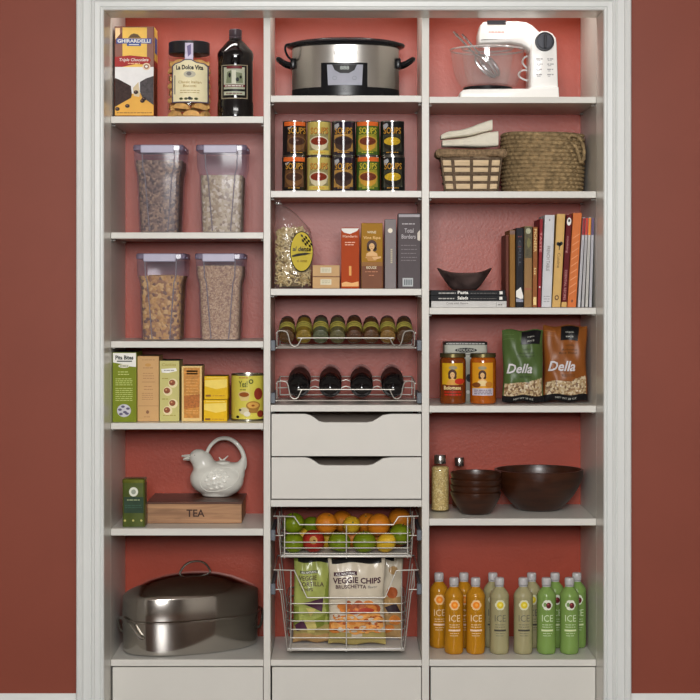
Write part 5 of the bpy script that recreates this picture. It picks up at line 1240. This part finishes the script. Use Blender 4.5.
# --- book shelf: three volumes lying flat, a boat shaped bowl, a row standing
zb = TOP['R3']; PAGE = P('book_pages', (214, 204, 182), rough=.8, var=.06, scale=8, stretch=(40, 1, 1))
z = zb
flat_books = [('magazine', 'white paperback with grey print lying at the bottom of the flat stack', 'book', 431.2, 507.4, 307.5, 301, P('cover_white', (196, 194, 190), rough=.4), INK_GREY, None),
              ('cookbook', 'black cookbook with white lettering, middle of the flat stack', 'book', 430.4, 506.6, 300.9, 295.5, P('cover_black', (24, 24, 27), rough=.45, spec=.12), INK_W, 'Salads'),
              ('cookbook', 'black cookbook with white lettering, directly under the boat shaped bowl', 'book', 430.6, 505.4, 295.3, 290, P('cover_black', 0), INK_W, 'Pasta')]
y0 = .02
for nm, lb, ct, a, c, pb, pt, m, ink, ttl in flat_books:
    hh = (pb - pt) * sc(y0) ; x0, x1 = max(DR[1] + .002, X(a, y0)), X(c, y0)
    x1 = min(x1, X(506.6, y0))
    t = T(nm, lb, ct, (x0 + x1) / 2, .14, z, 'books lying flat'); b = B()
    b.box(x0, x1, y0, y0 + .2, z, z + .0016, m, .0004); b.box(x0, x1, y0, y0 + .2, z + hh - .002, z + hh - .0004, m, .0004); b.box(x0, x1, y0, y0 + .0035, z + .0004, z + hh - .0008, m, .0008); b.build('cover', t)
    b = B(); b.box(x0 + .003, x1 - .003, y0 + .0036, y0 + .196, z + .0017, z + hh - .0021, PAGE, 0); b.build('page_block', t, label='cream page edges')
    b = B(); p = Pr(b, y0); pz = pb - (pb - pt) * .22
    p.z = lambda q, z=z, pb=pb: z + (pb - q) * sc(y0)
    if ttl:
        p.lines(a + 8, a + 25, [(pb + pt) / 2 - .2], P('ink_w2', (180, 178, 172)), 1.1, 1, len(ttl)); p.text(ttl, a + 32.4, pb - 1.6, 2.9, ink, 10.6, 1, bold=.03); p.lines(a + 40, a + 66, [(pb + pt) / 2 + .2], INK_GREY, .5, 1, 3); p.rect(a + 69, a + 72, pt + 1.2, pb - 1.2, INK_W, 1)
    else:
        p.text('Cook with flavors', a + 26, pb - 3.2, 2, INK_GREY, 22, 1); p.rect(a + 65, a + 65.3, pt + .8, pb - .8, INK_GREY, 1); p.lines(a + 67, a + 71, [pb - 3.4], INK_GREY, 1.2, 1)
    b.build('spine_print', t)
    z += hh + .0002
# boat bowl
cy = .11; cx = X(464.4, cy); k = sc(cy)
DKW = wood('dark_driftwood', (58, 46, 44), (104, 86, 82), stretch=(4, 8, 10), rough=.28, coat=.3)
t = T('boat_bowl', 'dark polished wooden bowl with two raised pointed ends on the flat books', 'bowl', cx, cy, z)
def bo(u, a, off):
    # a: angle round the rim; u: 0 foot to 1 rim
    c_, s_ = math.cos(a), math.sin(a); tip = abs(c_) ** 3.2
    px_ = c_ * (11.5 + (27.6 - 11.5) * u ** .85) * k; py_ = s_ * (.016 + .048 * u ** .8) * (1 - .55 * abs(c_) ** 4 * u)
    zz = k * (u ** 1.08) * (16.4 + 5.2 * tip) * 1.0
    return px_, py_, zz
b = B(); rings = []
for i in range(13):
    u = i / 12; rings.append([(cx + q[0], cy + q[1], z + .0006 + q[2]) for q in [bo(u, 2 * PI * j / 56, 0) for j in range(56)]])
for i in range(9):
    u = 1 - i / 8 * .9; rings.append([(cx + q[0] * .94, cy + q[1] * .90, z + .003 + q[2] * .985) for q in [bo(u, 2 * PI * j / 56, 0) for j in range(56)]])
b.loft(rings, DKW); b.build('bowl_shell', t)
# standing books: (name,label, bottom x0,x1, top x0,x1, top y, colour, ink list)
def std_book(name, label, a0, a1, c0, c1, pt, col, draw=None, y0=.03, dep=.17, group='books standing in a row', mag=False, cat='book', shrink=.25):
    m = P('cover_%d_%d_%d' % col, col, rough=.5, spec=.12, var=.05, scale=20)
    x0, x1 = X(a0 + shrink, y0), X(a1 - shrink, y0); zt = Z(pt, y0); z0 = zb + .0006; sh = (X((c0 + c1) / 2, y0) - X((a0 + a1) / 2, y0)) / (zt - z0)
    wfac = ((c1 - c0) - (a1 - a0))
    lean = lambda q: Vector((q.x + sh * (q.z - z0), q.y, q.z))
    t = T(name, label, cat, (x0 + x1) / 2, y0 + dep / 2, z0, group)
    b = B(); w = x1 - x0; tk = min(.0018, w * .2)
    if mag:
        b.box(x0, x1, y0, y0 + dep, z0, zt, m, min(.0006, w * .2)); b.xf((0, 0), lean); b.build('magazine_body', t)
    else:
        b.box(x0, x0 + tk, y0, y0 + dep, z0, zt, m, .0003); b.box(x1 - tk, x1, y0, y0 + dep, z0, zt, m, .0003)
        n = 8; pts = [(x0 + w * i / n, y0 + .0008 - .0022 * math.sin(PI * i / n)) for i in range(n + 1)] + [(x1, y0 + .003), (x0, y0 + .003)]
        b.loft([[(q[0], q[1], zz) for q in pts] for zz in (z0, zt)], m); b.xf((0, 0), lean); b.build('cover', t)
        b = B(); b.box(x0 + tk + .0001, x1 - tk - .0001, y0 + .0032, y0 + dep - .004, z0 + .003, zt - .003, PAGE, 0); b.xf((0, 0), lean); b.build('page_block', t, label='cream page edges')
    if draw:
        b = B(); p = Pr(b, y0 - .0016 if not mag else y0); b.rect(x0 + w * .14, x1 - w * .14, z0 + .001, zt - .001, p.y(.5), m); draw(p, (a0 + a1) / 2, (a1 - a0) / 2 - .4); b.xf((0, 0), lean); b.build('spine_print', t)
def vt(p, s, c, ptop, pbot, h, m, l=1):
    """lettering running down a spine"""
    mk = p.b.mark(); p.text(s, c, 0, h, m, pbot - ptop, l); xc_, zc_ = p.x(c), p.z(0)
    zmid = p.z((ptop + pbot) / 2); p.b.xf(mk, lambda q: Vector((xc_ + (q.z - zc_) - h * sc(p.y0) / 2, q.y, zmid - (q.x - xc_))))
GLD, TNI = P('ink_gilt', (214, 170, 90)), P('ink_tan', (196, 160, 110))
std_book('hardback_book', 'short maroon brown hardback, leftmost of the standing books', 505.6, 509.4, 505.6, 509.4, 235, (110, 64, 54), None, .08, .16)
def dd(p, c, w): p.rect(c - w, c + w, 230.4, 234.4, P('cover_dust', (124, 96, 84)), 1)
std_book('hardback_book', 'narrow ochre hardback beside the short maroon one', 509.6, 515.4, 509.6, 515.2, 230, (146, 104, 48), dd, .045)
def dd(p, c, w):
    p.poly([(c - w, 291), (c + w * .3, 287), (c + w, 296), (c + w, 300), (c - w, 297)], INK_W, 1).rect(c - w, c + w, 298.6, 302, P('ink_bluegrey', (150, 154, 170)), 1).lines(c - 2, c + 2, [236, 246], P('ink_winered', (110, 40, 40)), 1.2, 1); vt(p, 'GRILL', c, 240, 266, 2.6, P('ink_steel2', (70, 74, 84)))
std_book('hardback_book', 'black hardback with a white splash near its foot', 515.7, 523.6, 516, 523.8, 228, (34, 33, 38), dd, .035)
def dd(p, c, w): p.rect(c - w, c + w, 226.6, 258, P('cover_moss', (82, 74, 46), var=.4, scale=200), 1).ell(c, 231, w * .7, 3, P('ink_lichen', (170, 170, 140)), 2, 12).ell(c + .5, 243, w * .5, 5, P('ink_olive2', (116, 110, 62)), 2, 12).rect(c - w, c + w, 288, 290, P('ink_tanred', (160, 96, 70)), 1)
std_book('hardback_book', 'tan hardback with a mossy green upper half', 523.9, 532, 524.4, 532.2, 226, (150, 116, 74), dd, .03)
def dd(p, c, w): vt(p, 'PIONEER', c, 229, 252, 2.6, P('ink_butter', (236, 206, 140))); vt(p, 'kit', c, 268, 275, 2, P('ink_butter', 0)); p.rect(c - w * .7, c + w * .7, 297, 305, P('ink_butter', 0), 1)
std_book('hardback_book', 'slim brown book with bright gilt letters, left of the thin red book', 532.3, 537.2, 533.2, 537.6, 227, (150, 92, 50), dd, .03)
def dd(p, c, w): vt(p, 'TASTE', c, 232, 252, 2, P('ink_pinkw', (220, 150, 150))); p.ell(c, 287, .8, .8, INK_W, 1, 8)
std_book('hardback_book', 'thin crimson book touching the thick white volume', 537.4, 541.0, 539.2, 543.6, 219, (140, 36, 44), dd, .032)
def dd(p, c, w): vt(p, 'FRENCH TABLE', c, 246, 271, 3.2, INK_GREY); p.lines(c - 3, c + 3, [296, 298.5, 301], P('ink_lgrey', (160, 160, 164)), .9, 1).rect(c - .5, c + .5, 219, 221, INK_GREY, 1)
std_book('hardback_book', 'thick white cookbook with grey lettering down its spine', 541.2, 551.4, 544.6, 555, 215, (206, 206, 208), dd, .026)
def dd(p, c, w):
    for a, r in ((-1.4, 2.2), (1.6, 1.8), (.2, 3)): p.ell(c + a, 243.6 + r - 2, 1.7, 1.9, INK_K, 1, 10)
    p.rect(c - .4, c + .4, 246, 250, INK_K, 1); vt(p, 'Cuisine', c, 253, 268, 2.8, P('ink_umber2', (96, 62, 28))); p.ell(c, 297.6, 2.2, 2.6, P('ink_umber2', 0), 1, 12).ell(c, 297.6, 1.2, 1.4, P('cover_206_166_96', 0), 2, 10)
P('cover_206_166_96', (206, 166, 96))
std_book('hardback_book', 'buff yellow hardback with a black emblem on its upper spine', 551.8, 560.6, 556.4, 565.8, 214, (206, 166, 96), dd, .026)
def dd(p, c, w): p.ell(c, 221.6, 2.2, 4, INK_W, 1, 14).ell(c, 220.6, 1.1, 1.6, INK_K, 2, 10); vt(p, 'cooking', c, 236, 253, 2, P('ink_dustpink', (190, 130, 126))); vt(p, 'ESSENTIAL RECIPES', c, 270, 300, 2.2, P('ink_dustpink', 0)); p.rect(c - w, c + w, 302, 307, P('cover_206_166_96', 0), 1)
std_book('hardback_book', 'deep red hardback with a white oval at the top', 560.9, 566.8, 566.2, 572.8, 215, (96, 24, 28), dd, .028)
def dd(p, c, w):
    for q in range(9): p.poly([(c - w * .8, 238 + q * 7), (c + w * .8, 233.5 + q * 7), (c + w * .8, 234.2 + q * 7), (c - w * .8, 238.8 + q * 7)], P('ink_apricot', (232, 170, 120)), 1)
    p.ell(c, 301, 1.2, 1.4, P('ink_rustbrown', (130, 70, 40)), 1, 10)
std_book('hardback_book', 'bright orange hardback leaning against the pale magazines', 567.1, 576.2, 573.1, 582, 213, (208, 116, 62), dd, .026)
mags = [((196, 196, 200), (150, 34, 40), 'red'), ((186, 184, 184), (196, 60, 40), 'scarlet'), ((200, 198, 192), (230, 140, 40), 'orange'), ((190, 190, 196), (96, 78, 110), 'purple')]
for i, (cb, ct_, nm) in enumerate(mags):
    a = 577.6 + i * 3.8; c = 582.7 + i * 2.95
    def dd(p, cc, w, ct_=ct_, i=i): p.rect(cc - w - .2, cc + w + .2, 218.0, 235, P('mag_%d' % i, ct_), 1); p.rect(cc - .3, cc + .3, 240, 300, P('ink_mag', (160, 158, 160)), 1)
    std_book('magazine', 'pale thin magazine with a %s block at its spine top, right of orange book' % nm, a, a + 2.8, c, c + 2.8, 217.4 + (i % 2) * .6, cb, dd, .034 + .003 * (i % 2), .16, 'magazines standing at the right', True, 'magazine', .15)

# --- jars and rice bags
zb = TOP['R4']
cyj = .09
def sauce(px, label, liq, fn, flab):
    cx = X(px, cyj); k = sc(cyj); r = 13.2 * k; zt = Z(353, cyj); 
    t = T('sauce_jar', label, 'jar', cx, cyj, zb, 'sauce jars')
    b = B(); m = P('sauce_' + flab, liq, rough=.12, coat=.5, var=.14, scale=60, trans=.12)
    b.lathe([(r * .84, zb + .0004), (r * .96, zb + .002), (r, zb + .008), (r, zt - .024), (r * .97, zt - .018), (r * .9, zt - .014), (r * .88, zt - .012)], m, cx, cyj, 0, 48); b.build('jar_body', t)
    b = B(); LJ = P('jar_lid_gold', (110, 100, 66), rough=.3, metal=.8)
    b.lathe([(r * .95, zt - .0125), (r * .985, zt - .012), (r * .985, zt - .002), (r * .93, zt), (r * .2, zt - .0006)], LJ, cx, cyj, 0, 64); b.build('lid', t)
    b = B(); wrapdraw(b, cx, cyj, r + .0002, fn, lay=.0003); b.build('label', t)
LYJ = P('label_jaryellow', (206, 160, 30), rough=.35)
def fn(p):
    p.rect(442.6, 463.2, 363.2, 384.6, LYJ, 1).ell(453, 367.8, 4.4, 1.8, P('ink_emblem', (150, 140, 110)), 2, 16); lady(p, 452.4, 375, .98)
    p.ell(459.6, 381.4, 5, 3, P('print_scarlet', (190, 50, 30)), 8, 16).poly([(446, 385), (448, 380.6), (452, 379.4), (457, 380.6), (459, 385)], P('print_blouse', (206, 150, 60)), 6)
    p.rect(442.6, 463.2, 384.6, 396.2, P('label_jarbrown', (110, 48, 16)), 1).text('Bolognese', 452.6, 389.6, 3.6, P('ink_cream2', (228, 206, 150)), 17, 2, bold=.03).lines(444.6, 461.6, [391.4, 394.2], P('ink_jarred', (196, 40, 24)), 1.3, 2, 4)
sauce(452.8, 'orange brown sauce jar with red lettered label, left of the two', (124, 58, 16), fn, 'left')
def fn(p):
    p.rect(472.8, 493.2, 362.8, 388.6, P('label_jaramber', (214, 150, 34), rough=.35), 1).ell(482.4, 368, 4.4, 1.8, P('ink_emblem', 0), 2, 16); lady(p, 482.4, 375.4, .9)
    p.poly([(476, 386), (478, 381.6), (482, 380.4), (487, 381.6), (489, 386)], P('print_white2', (222, 196, 140)), 6).ell(476.6, 385, 4, 2.6, P('print_brown2', (120, 66, 26)), 7, 14).ell(489, 384.6, 3.6, 3, P('print_gold2', (190, 120, 40)), 7, 14)
    p.rect(472.8, 493.2, 388.4, 395.6, P('label_lilacwhite', (196, 188, 196)), 2).lines(474.4, 492, [389.8, 391.6, 393.4], P('ink_violet', (110, 96, 120)), .9, 3, 2)
sauce(483, 'brighter amber sauce jar with white strip on its label, right of the two', (176, 88, 16), fn, 'right')
y0 = .18; t = T('coffee_tin', 'grey tin with black top band standing behind the two sauce jars', 'tin', X(466.4, y0 + .05), y0 + .05, zb)
x0, x1, zt = X(444.4, y0), X(487.4, y0), Z(342, y0)
b = B(); b.loft([rrect((x0 + x1) / 2, y0 + .055, (x1 - x0) / 2, .055, .012, q, 5) for q in (zb + .0004, zt - .009)], P('tin_grey', (178, 178, 164), rough=.4)); b.build('tin_body', t)
b = B(); b.loft([rrect((x0 + x1) / 2, y0 + .055, (x1 - x0) / 2 + .0008, .0558, .012, q, 5) for q in (zt - .009, zt - .001)] + [rrect((x0 + x1) / 2, y0 + .055, (x1 - x0) / 2 - .002, .053, .010, zt, 5)], P('tin_lid_dark', (40, 38, 36), rough=.3)); b.build('lid', t)
b, p = front(t, y0); p.lay = .001; p.lines(446, 486, [343.2], P('ink_tinlid', (190, 188, 180)), 1.0, 1.2, 8); p.ell(466, 350.2, 11, 2.4, INK_K, 1, 24); p.text('DOLCINI', 466, 351.4, 2.6, P('tin_grey', 0), 17, 2).rect(447, 486, 354, 355, INK_GREY, 1); p.ell(469, 378, 3, 4, INK_K, 1, 14).ell(468, 392, 2, 2, INK_W, 1, 12); b.build('printed_front', t)
# two rice pouches
PG, PO = P('pouch_green', (74, 94, 48), rough=.35, var=.05), P('pouch_orange', (136, 78, 32), rough=.35, var=.05)
RICE = grain('rice_window', [(190, 168, 132), (150, 120, 86), (206, 188, 156), (120, 92, 66), (176, 150, 110)], 170, rough=.3, bump=.3)
PBK = P('pouch_black', (24, 22, 24), rough=.3)
def pouch(label, px, ptop, pbot, w, y, tilt, base, dk, seed, tag_u, lbl2):
    def cf(u, v):
        if v < .085: return PBK
        if v < .27 - .07 * abs(u) ** 1.2 * (-1 if u > .3 else .2) and abs(u) < .92: return RICE
        return base
    def dr(q):
        a, c = tag_u; q.poly([(a, .805), (c - .06, .795), (c + .02, .985), (a + .06, .985)], PBK, 2).text('Organic', (a + c) / 2, .895, .018, P('ink_pouchgrey', (190, 190, 180)), .36, 3).text('RICE', (a + c) / 2, .835, .018, P('ink_pouchgrey', 0), .34, 3)
        for v in (.925, .865): q.rect(-.95, -.45, v, v + .004, P('ink_pouchline_' + lbl2, dk), 1)
        q.text('LONG', .18, .72, .022, P('ink_pouch_' + lbl2, tuple(int(x * .45) for x in dk)), .4, 2); q.text('Arborio', .15, .665, .026, P('ink_pouch_' + lbl2, 0), .75, 2); q.text('Rice Blend', .1, .622, .026, P('ink_pouch_' + lbl2, 0), .85, 2)
        q.text('Della', -.22, .40, .125, P('ink_della', (206, 202, 204)), 1.3, 3, shear=.3, bold=.02); q.text('RISOTTO', .1, .325, .03, P('ink_pouch_' + lbl2, 0), .6, 2); q.text('NET WT 28 OZ', .0, .03, .022, P('ink_pouchgrey', 0), .95, 2)
    t_ = snack_bag('rice_pouch', label, px, ptop, pbot, w, y, .05, tilt, .06, cf, dr, seed, 'rice pouches', 60, 90, foot=zb)
pouch('green rice pouch with a clear rice window, right of the sauce jars', 523.0, 331.6, 403.6, 41.6, .075, .0, PG, (110, 136, 80), 21, (-.12, .88), 'g')
pouch('orange brown rice pouch with a clear window, partly behind the green pouch', 565.4, 328.6, 404.2, 44.4, .115, .0, PO, (186, 116, 56), 22, (-.25, .60), 'o')

# --- bowls and jars
zb = TOP['R5']
JG = grain('jar_barley', [(222, 192, 130), (204, 172, 110), (236, 212, 158), (190, 158, 104)], 300, rough=.5, bump=.3)
CLG = film('jar_glass', (246, 248, 244), gloss=.05, rough=.05)
def tall_jar(label, px, r, pcap0, pcap1, y, fill, filled, flabel):
    cx = X(px, y); k = sc(y); r *= k; zc0, zc1 = zb + (511 - pcap1) * k, zb + (511 - pcap0) * k
    t = T('glass_jar', label, 'jar', cx, y, zb, 'small glass jars')
    b = B(); b.lathe([(r * .9, zb + .0004), (r, zb + .004), (r, zc0 - .022), (r * .95, zc0 - .012), (r * .62, zc0 - .002), (r * .6, zc0 + .004)], CLG, cx, y, 0, 32, cap1=False); b.build('jar_body', t)
    b = B(); b.lathe([(r * .63, zc0), (r * .65, zc0 + .002), (r * .65, zc1 - .003), (r * .58, zc1), (r * .1, zc1)], P('jar_cap_steel', (176, 172, 168), rough=.25, metal=1, var=0), cx, y, 0, 32); b.build('cap', t, label='steel screw cap')
    b = B(); b.lathe([(r * .85, zb + .005), (r * .93, zb + .008), (r * .93, filled - .004), (r * .8, filled), (r * .1, filled + .002)], fill, cx, y, 0, 28); b.build('barley' if 'barley' in flabel else 'spice_grains', None, (cx, y, zb + .005), flabel, 'food', None, 'stuff')
yk = .17; kk = sc(yk)
tall_jar('tall glass jar of golden barley with steel cap, beside the stacked wooden bowls', 440.2, 9.1, 454.4, 463, yk, JG, zb + (511 - 466) * kk, 'golden barley filling the tall glass jar')
tall_jar('small steel capped jar mostly hidden behind the stacked wooden bowls', 459.4, 7.6, 460.6, 469, .262, P('ground_spice', (92, 54, 36), rough=.7, var=.3, scale=200), zb + .09, 'dark ground spice inside the hidden small jar')
BWD = wood('bowl_wood', (44, 21, 11), (68, 34, 16), stretch=(3, 3, 22), rough=.34, scale=3, coat=.1)
def wbowl(name, label, cx, cy, z0, rb, rt, h, group=None, n=64, bulge=1.5, t_=.005):
    t = T(name, label, 'bowl', cx, cy, z0, group); out = []
    for i in range(15):
        u = i / 14; out.append((rb + (rt - rb) * (1 - (1 - u) ** bulge) ** (1.0) if u else rb, h * u))
    prof = [(rb * .9, 0)] + [(a, z + (.002 if i == 0 else 0)) for i, (a, z) in enumerate(out)] + [(rt - t_ * .5, h + .001), (rt - t_, h)] + [(max(rb * .5, a - t_), z + t_ * .8 * (1 - z / h)) for a, z in out[::-1]]
    b = B(); b.lathe([(a, z0 + z) for a, z in prof], BWD, cx, cy, 0, n); b.build('bowl_shell', t)
    return t
cyb = .112; kb = sc(cyb); cxb = X(475.8, cyb)
hh = .084; step = 6.4 * kb
for i, lb in enumerate(('dark wooden bowl at the bottom of the stack of four', 'dark wooden bowl second from the bottom of the stack', 'dark wooden bowl second from the top of the stack', 'dark wooden bowl topmost of the stack of four')):
    wbowl('wooden_bowl', lb, cxb, cyb, zb + .0003 + i * step, .042, .0780, .068, 'stacked wooden bowls', t_=.0035)
cyl_ = .214; cxl = X(538.8, cyl_); kl = sc(cyl_)
wbowl('salad_bowl', 'large dark wooden salad bowl, right of the stacked bowls', cxl, cyl_, zb + .0003, 20.5 * kl, 44.4 * kl, .126, t_=.007, n=80, bulge=1.9)

# --- sparkling water bottles
zb = TOP['R6']
CLR = film('bottle_plastic', (248, 248, 248), gloss=.06, rough=.06)
CPC = P('clear_cap', (214, 212, 212), rough=.16, trans=.3, var=0)
liq = {'orange': P('drink_orange', (186, 128, 28), rough=.1, trans=.06, ior=1.33, var=0, coat=.3), 'pale': P('drink_pale', (168, 160, 120), rough=.1, trans=.1, ior=1.33, var=0, coat=.3), 'green': P('drink_green', (126, 156, 82), rough=.1, trans=.06, ior=1.33, var=0, coat=.3)}
def water(px, y, kind, label):
    cx = X(px, y); k = .003 * (DC + .09) / DC; r = 9.7 * k; Hh = 75.6 * k
    zz = lambda v: zb + .0003 + Hh * v
    t = T('water_bottle', label, 'bottle', cx, y, zb, 'sparkling water bottles')
    b = B(); n = 40; prof = [(.55, 0.0), (.8, .0), (.93, .012), (1.0, .04), (1.0, .12), (.985, .14), (.985, .735), (1.0, .745), (.995, .76), (.96, .785), (.82, .82), (.55, .86), (.42, .88), (.40, .90)]
    rings = []
    for a, v in prof:
        rings.append([(cx + r * a * (1 - (.10 * max(0, 1 - v / .10) * (.5 + .5 * math.cos(5 * 2 * PI * j / n)))) * math.cos(2 * PI * j / n), y + r * a * (1 - (.10 * max(0, 1 - v / .10) * (.5 + .5 * math.cos(5 * 2 * PI * j / n)))) * math.sin(2 * PI * j / n), zz(v)) for j in range(n)])
    b.loft(rings, liq[kind]); b.build('bottle_body', t)
    b = B(); b.lathe([(r * .46, zz(.885)), (r * .47, zz(.892)), (r * .40, zz(.9))], CPC, cx, y, 0, 28); b.lathe([(r * .47, zz(.905)), (r * .49, zz(.91)), (r * .49, zz(.985)), (r * .42, zz(1.0)), (r * .1, zz(1.0))], CPC, cx, y, 0, 28); b.build('cap', t, label='clear screw cap')
    ink = {'orange': P('ink_iceorange', (238, 214, 170)), 'pale': P('ink_icepale', (100, 98, 84)), 'green': P('ink_icegreen', (206, 220, 180))}[kind]
    bar = {'orange': P('bar_orange', (238, 206, 176)), 'pale': P('bar_pale', (72, 68, 60)), 'green': P('bar_green', (214, 224, 176))}[kind]
    b = B()
    def fn(p):
        pt = 288 - (zz(1) - ZE) / sc(p.y0); Y = lambda v: pt + v * 75.6 / (sc(p.y0) / k); c = px
        p.x = lambda q: cx + (q - c) * k; p.z = lambda q: zz(1) - (q - pt) * sc(p.y0)
        for a in range(6):
            q = a * PI / 3; p.ell(c + 2.4 * math.cos(q), Y(.345) + 2.5 * math.sin(q), 2.9, 2.9, P('fruit_patch_' + kind, {'orange': (238, 196, 140), 'pale': (216, 214, 180), 'green': (222, 226, 206)}[kind]), 1, 12)
        if kind == 'green': p.ell(c + 1.2, Y(.35), 2.6, 3, P('kiwi_berry', (96, 30, 34)), 2, 16).ell(c - 2.4, Y(.34), 1.6, 2.2, P('leaf_green', (120, 150, 90)), 2, 12).ell(c + .6, Y(.335), .9, .9, P('berry_lite', (170, 80, 76)), 3, 10)
        else: p.ell(c, Y(.345), 3.4, 3.5, P('slice_' + kind, {'orange': (240, 136, 26), 'pale': (222, 198, 40)}[kind]), 2, 20).ell(c + .2, Y(.343), 1.5, 1.5, P('slice_mid_' + kind, {'orange': (248, 172, 70), 'pale': (238, 222, 100)}[kind]), 3, 14)
        p.text('ICE', c + .2, Y(.562), 6.6, ink, 11, 1, bold=-.004); p.lines(c - 5, c + 5, [Y(.60), Y(.63)], ink, .6, 1, 3); p.rect(c - 5.8, c + 5.8, Y(.69), Y(.667), bar, 1); p.lines(c - 4.4, c + 4.4, [Y(.715), Y(.745)], ink, .5, 1, 5)
    wrapdraw(b, cx, y, r * .986, fn, lay=.0003); b.build('label', t)
F_, K_ = .092, .186
for px, y, kd, lb in ((454.0, F_, 'orange', 'orange sparkling water bottle, front row at the left'), (475.6, F_, 'orange', 'orange sparkling water bottle, front row beside the pale ones'),
                      (439.0, K_, 'orange', 'orange sparkling water bottle, back row against the divider'), (463.9, K_, 'orange', 'orange sparkling water bottle, back row between two front orange ones'),
                      (499.4, F_, 'pale', 'pale lemon sparkling water bottle, front row, nearer the orange bottles'), (523.2, F_, 'pale', 'pale lemon sparkling water bottle, front row, nearer the green bottles'),
                      (492.8, K_, 'pale', 'pale lemon sparkling water bottle, back row, nearer the orange bottles'), (531.6, K_, 'pale', 'pale lemon sparkling water bottle, back row, nearer the green bottles'),
                      (546.4, F_, 'green', 'green sparkling water bottle, front row beside the pale ones'), (569.4, F_, 'green', 'green sparkling water bottle, front row at the right'),
                      (555.0, K_, 'green', 'green sparkling water bottle, back row between two front green ones'), (576.8, K_, 'green', 'green sparkling water bottle, back row nearest the right panel')):
    water(px, y, kd, lb)
# GLOSSY prints on the cans share the varnish of their labels
for n_, m_ in MC.items():
    if n_.startswith(('soup_', 'bowl_', 'garnish_', 'ink_soup', 'ink_silver')) and n_ not in ('bowl_glass', 'bowl_glass_rim', 'bowl_wood'):
        setp(m_.node_tree.nodes['Principled BSDF'], Roughness=.12, Coat_Weight=.16, Coat_Roughness=.06)
# ------------------------------------------------------------------ light and camera
def area(name, loc, rot, sx, sy, power, col):
    l = bpy.data.lights.new(name, 'AREA'); l.shape = 'RECTANGLE'; l.size, l.size_y = sx, sy
    l.energy = power; l.color = col
    o = bpy.data.objects.new(name, l); COL.objects.link(o); o.location = loc; o.rotation_euler = rot
    return o
area('window_daylight', (0.0, -5.7, 2.0), (math.radians(84), 0, 0), 1.5, 1.05, 192, (1, 1, 1))
area('added_top_row_fill', (0.0, -2.9, 2.58), (math.radians(40), 0, 0), 1.6, .3, 22, (1, .97, .93))  # unseen fill light, added to brighten the top row; not a known fitting
for nm, xx in (('left', -.47), ('middle', .0), ('right', .5)): area('cabinet_strip_' + nm, (xx, .05, 2.29), (math.radians(12), 0, 0), .36, .03, 1.05, (1, .96, .9))
w = bpy.data.worlds.new('room_light'); scene.world = w; w.use_nodes = True
w.node_tree.nodes['Background'].inputs[0].default_value = (.9, .92, 1, 1)
w.node_tree.nodes['Background'].inputs[1].default_value = .05
cam = bpy.data.cameras.new('camera'); co = bpy.data.objects.new('camera', cam); COL.objects.link(co)
co.location = (0, -DC, ZE); co.rotation_euler = (PI / 2, 0, 0)
cam.sensor_width = 36; cam.lens = 36 * (DC / S) / 700
cam.shift_x = (350 - XC) / 700; cam.shift_y = -(350 - YC) / 700
cam.clip_start = .05
scene.camera = co
vs_ = scene.view_settings
vs_.view_transform = 'Standard'; vs_.look = 'None'; vs_.gamma = 1; vs_.use_curve_mapping = False; vs_.exposure = 0.0
scene.cycles.max_bounces = 10; scene.cycles.transparent_max_bounces = 24; scene.cycles.caustics_reflective = False; scene.cycles.caustics_refractive = False
scene.cycles.sample_clamp_indirect = 4
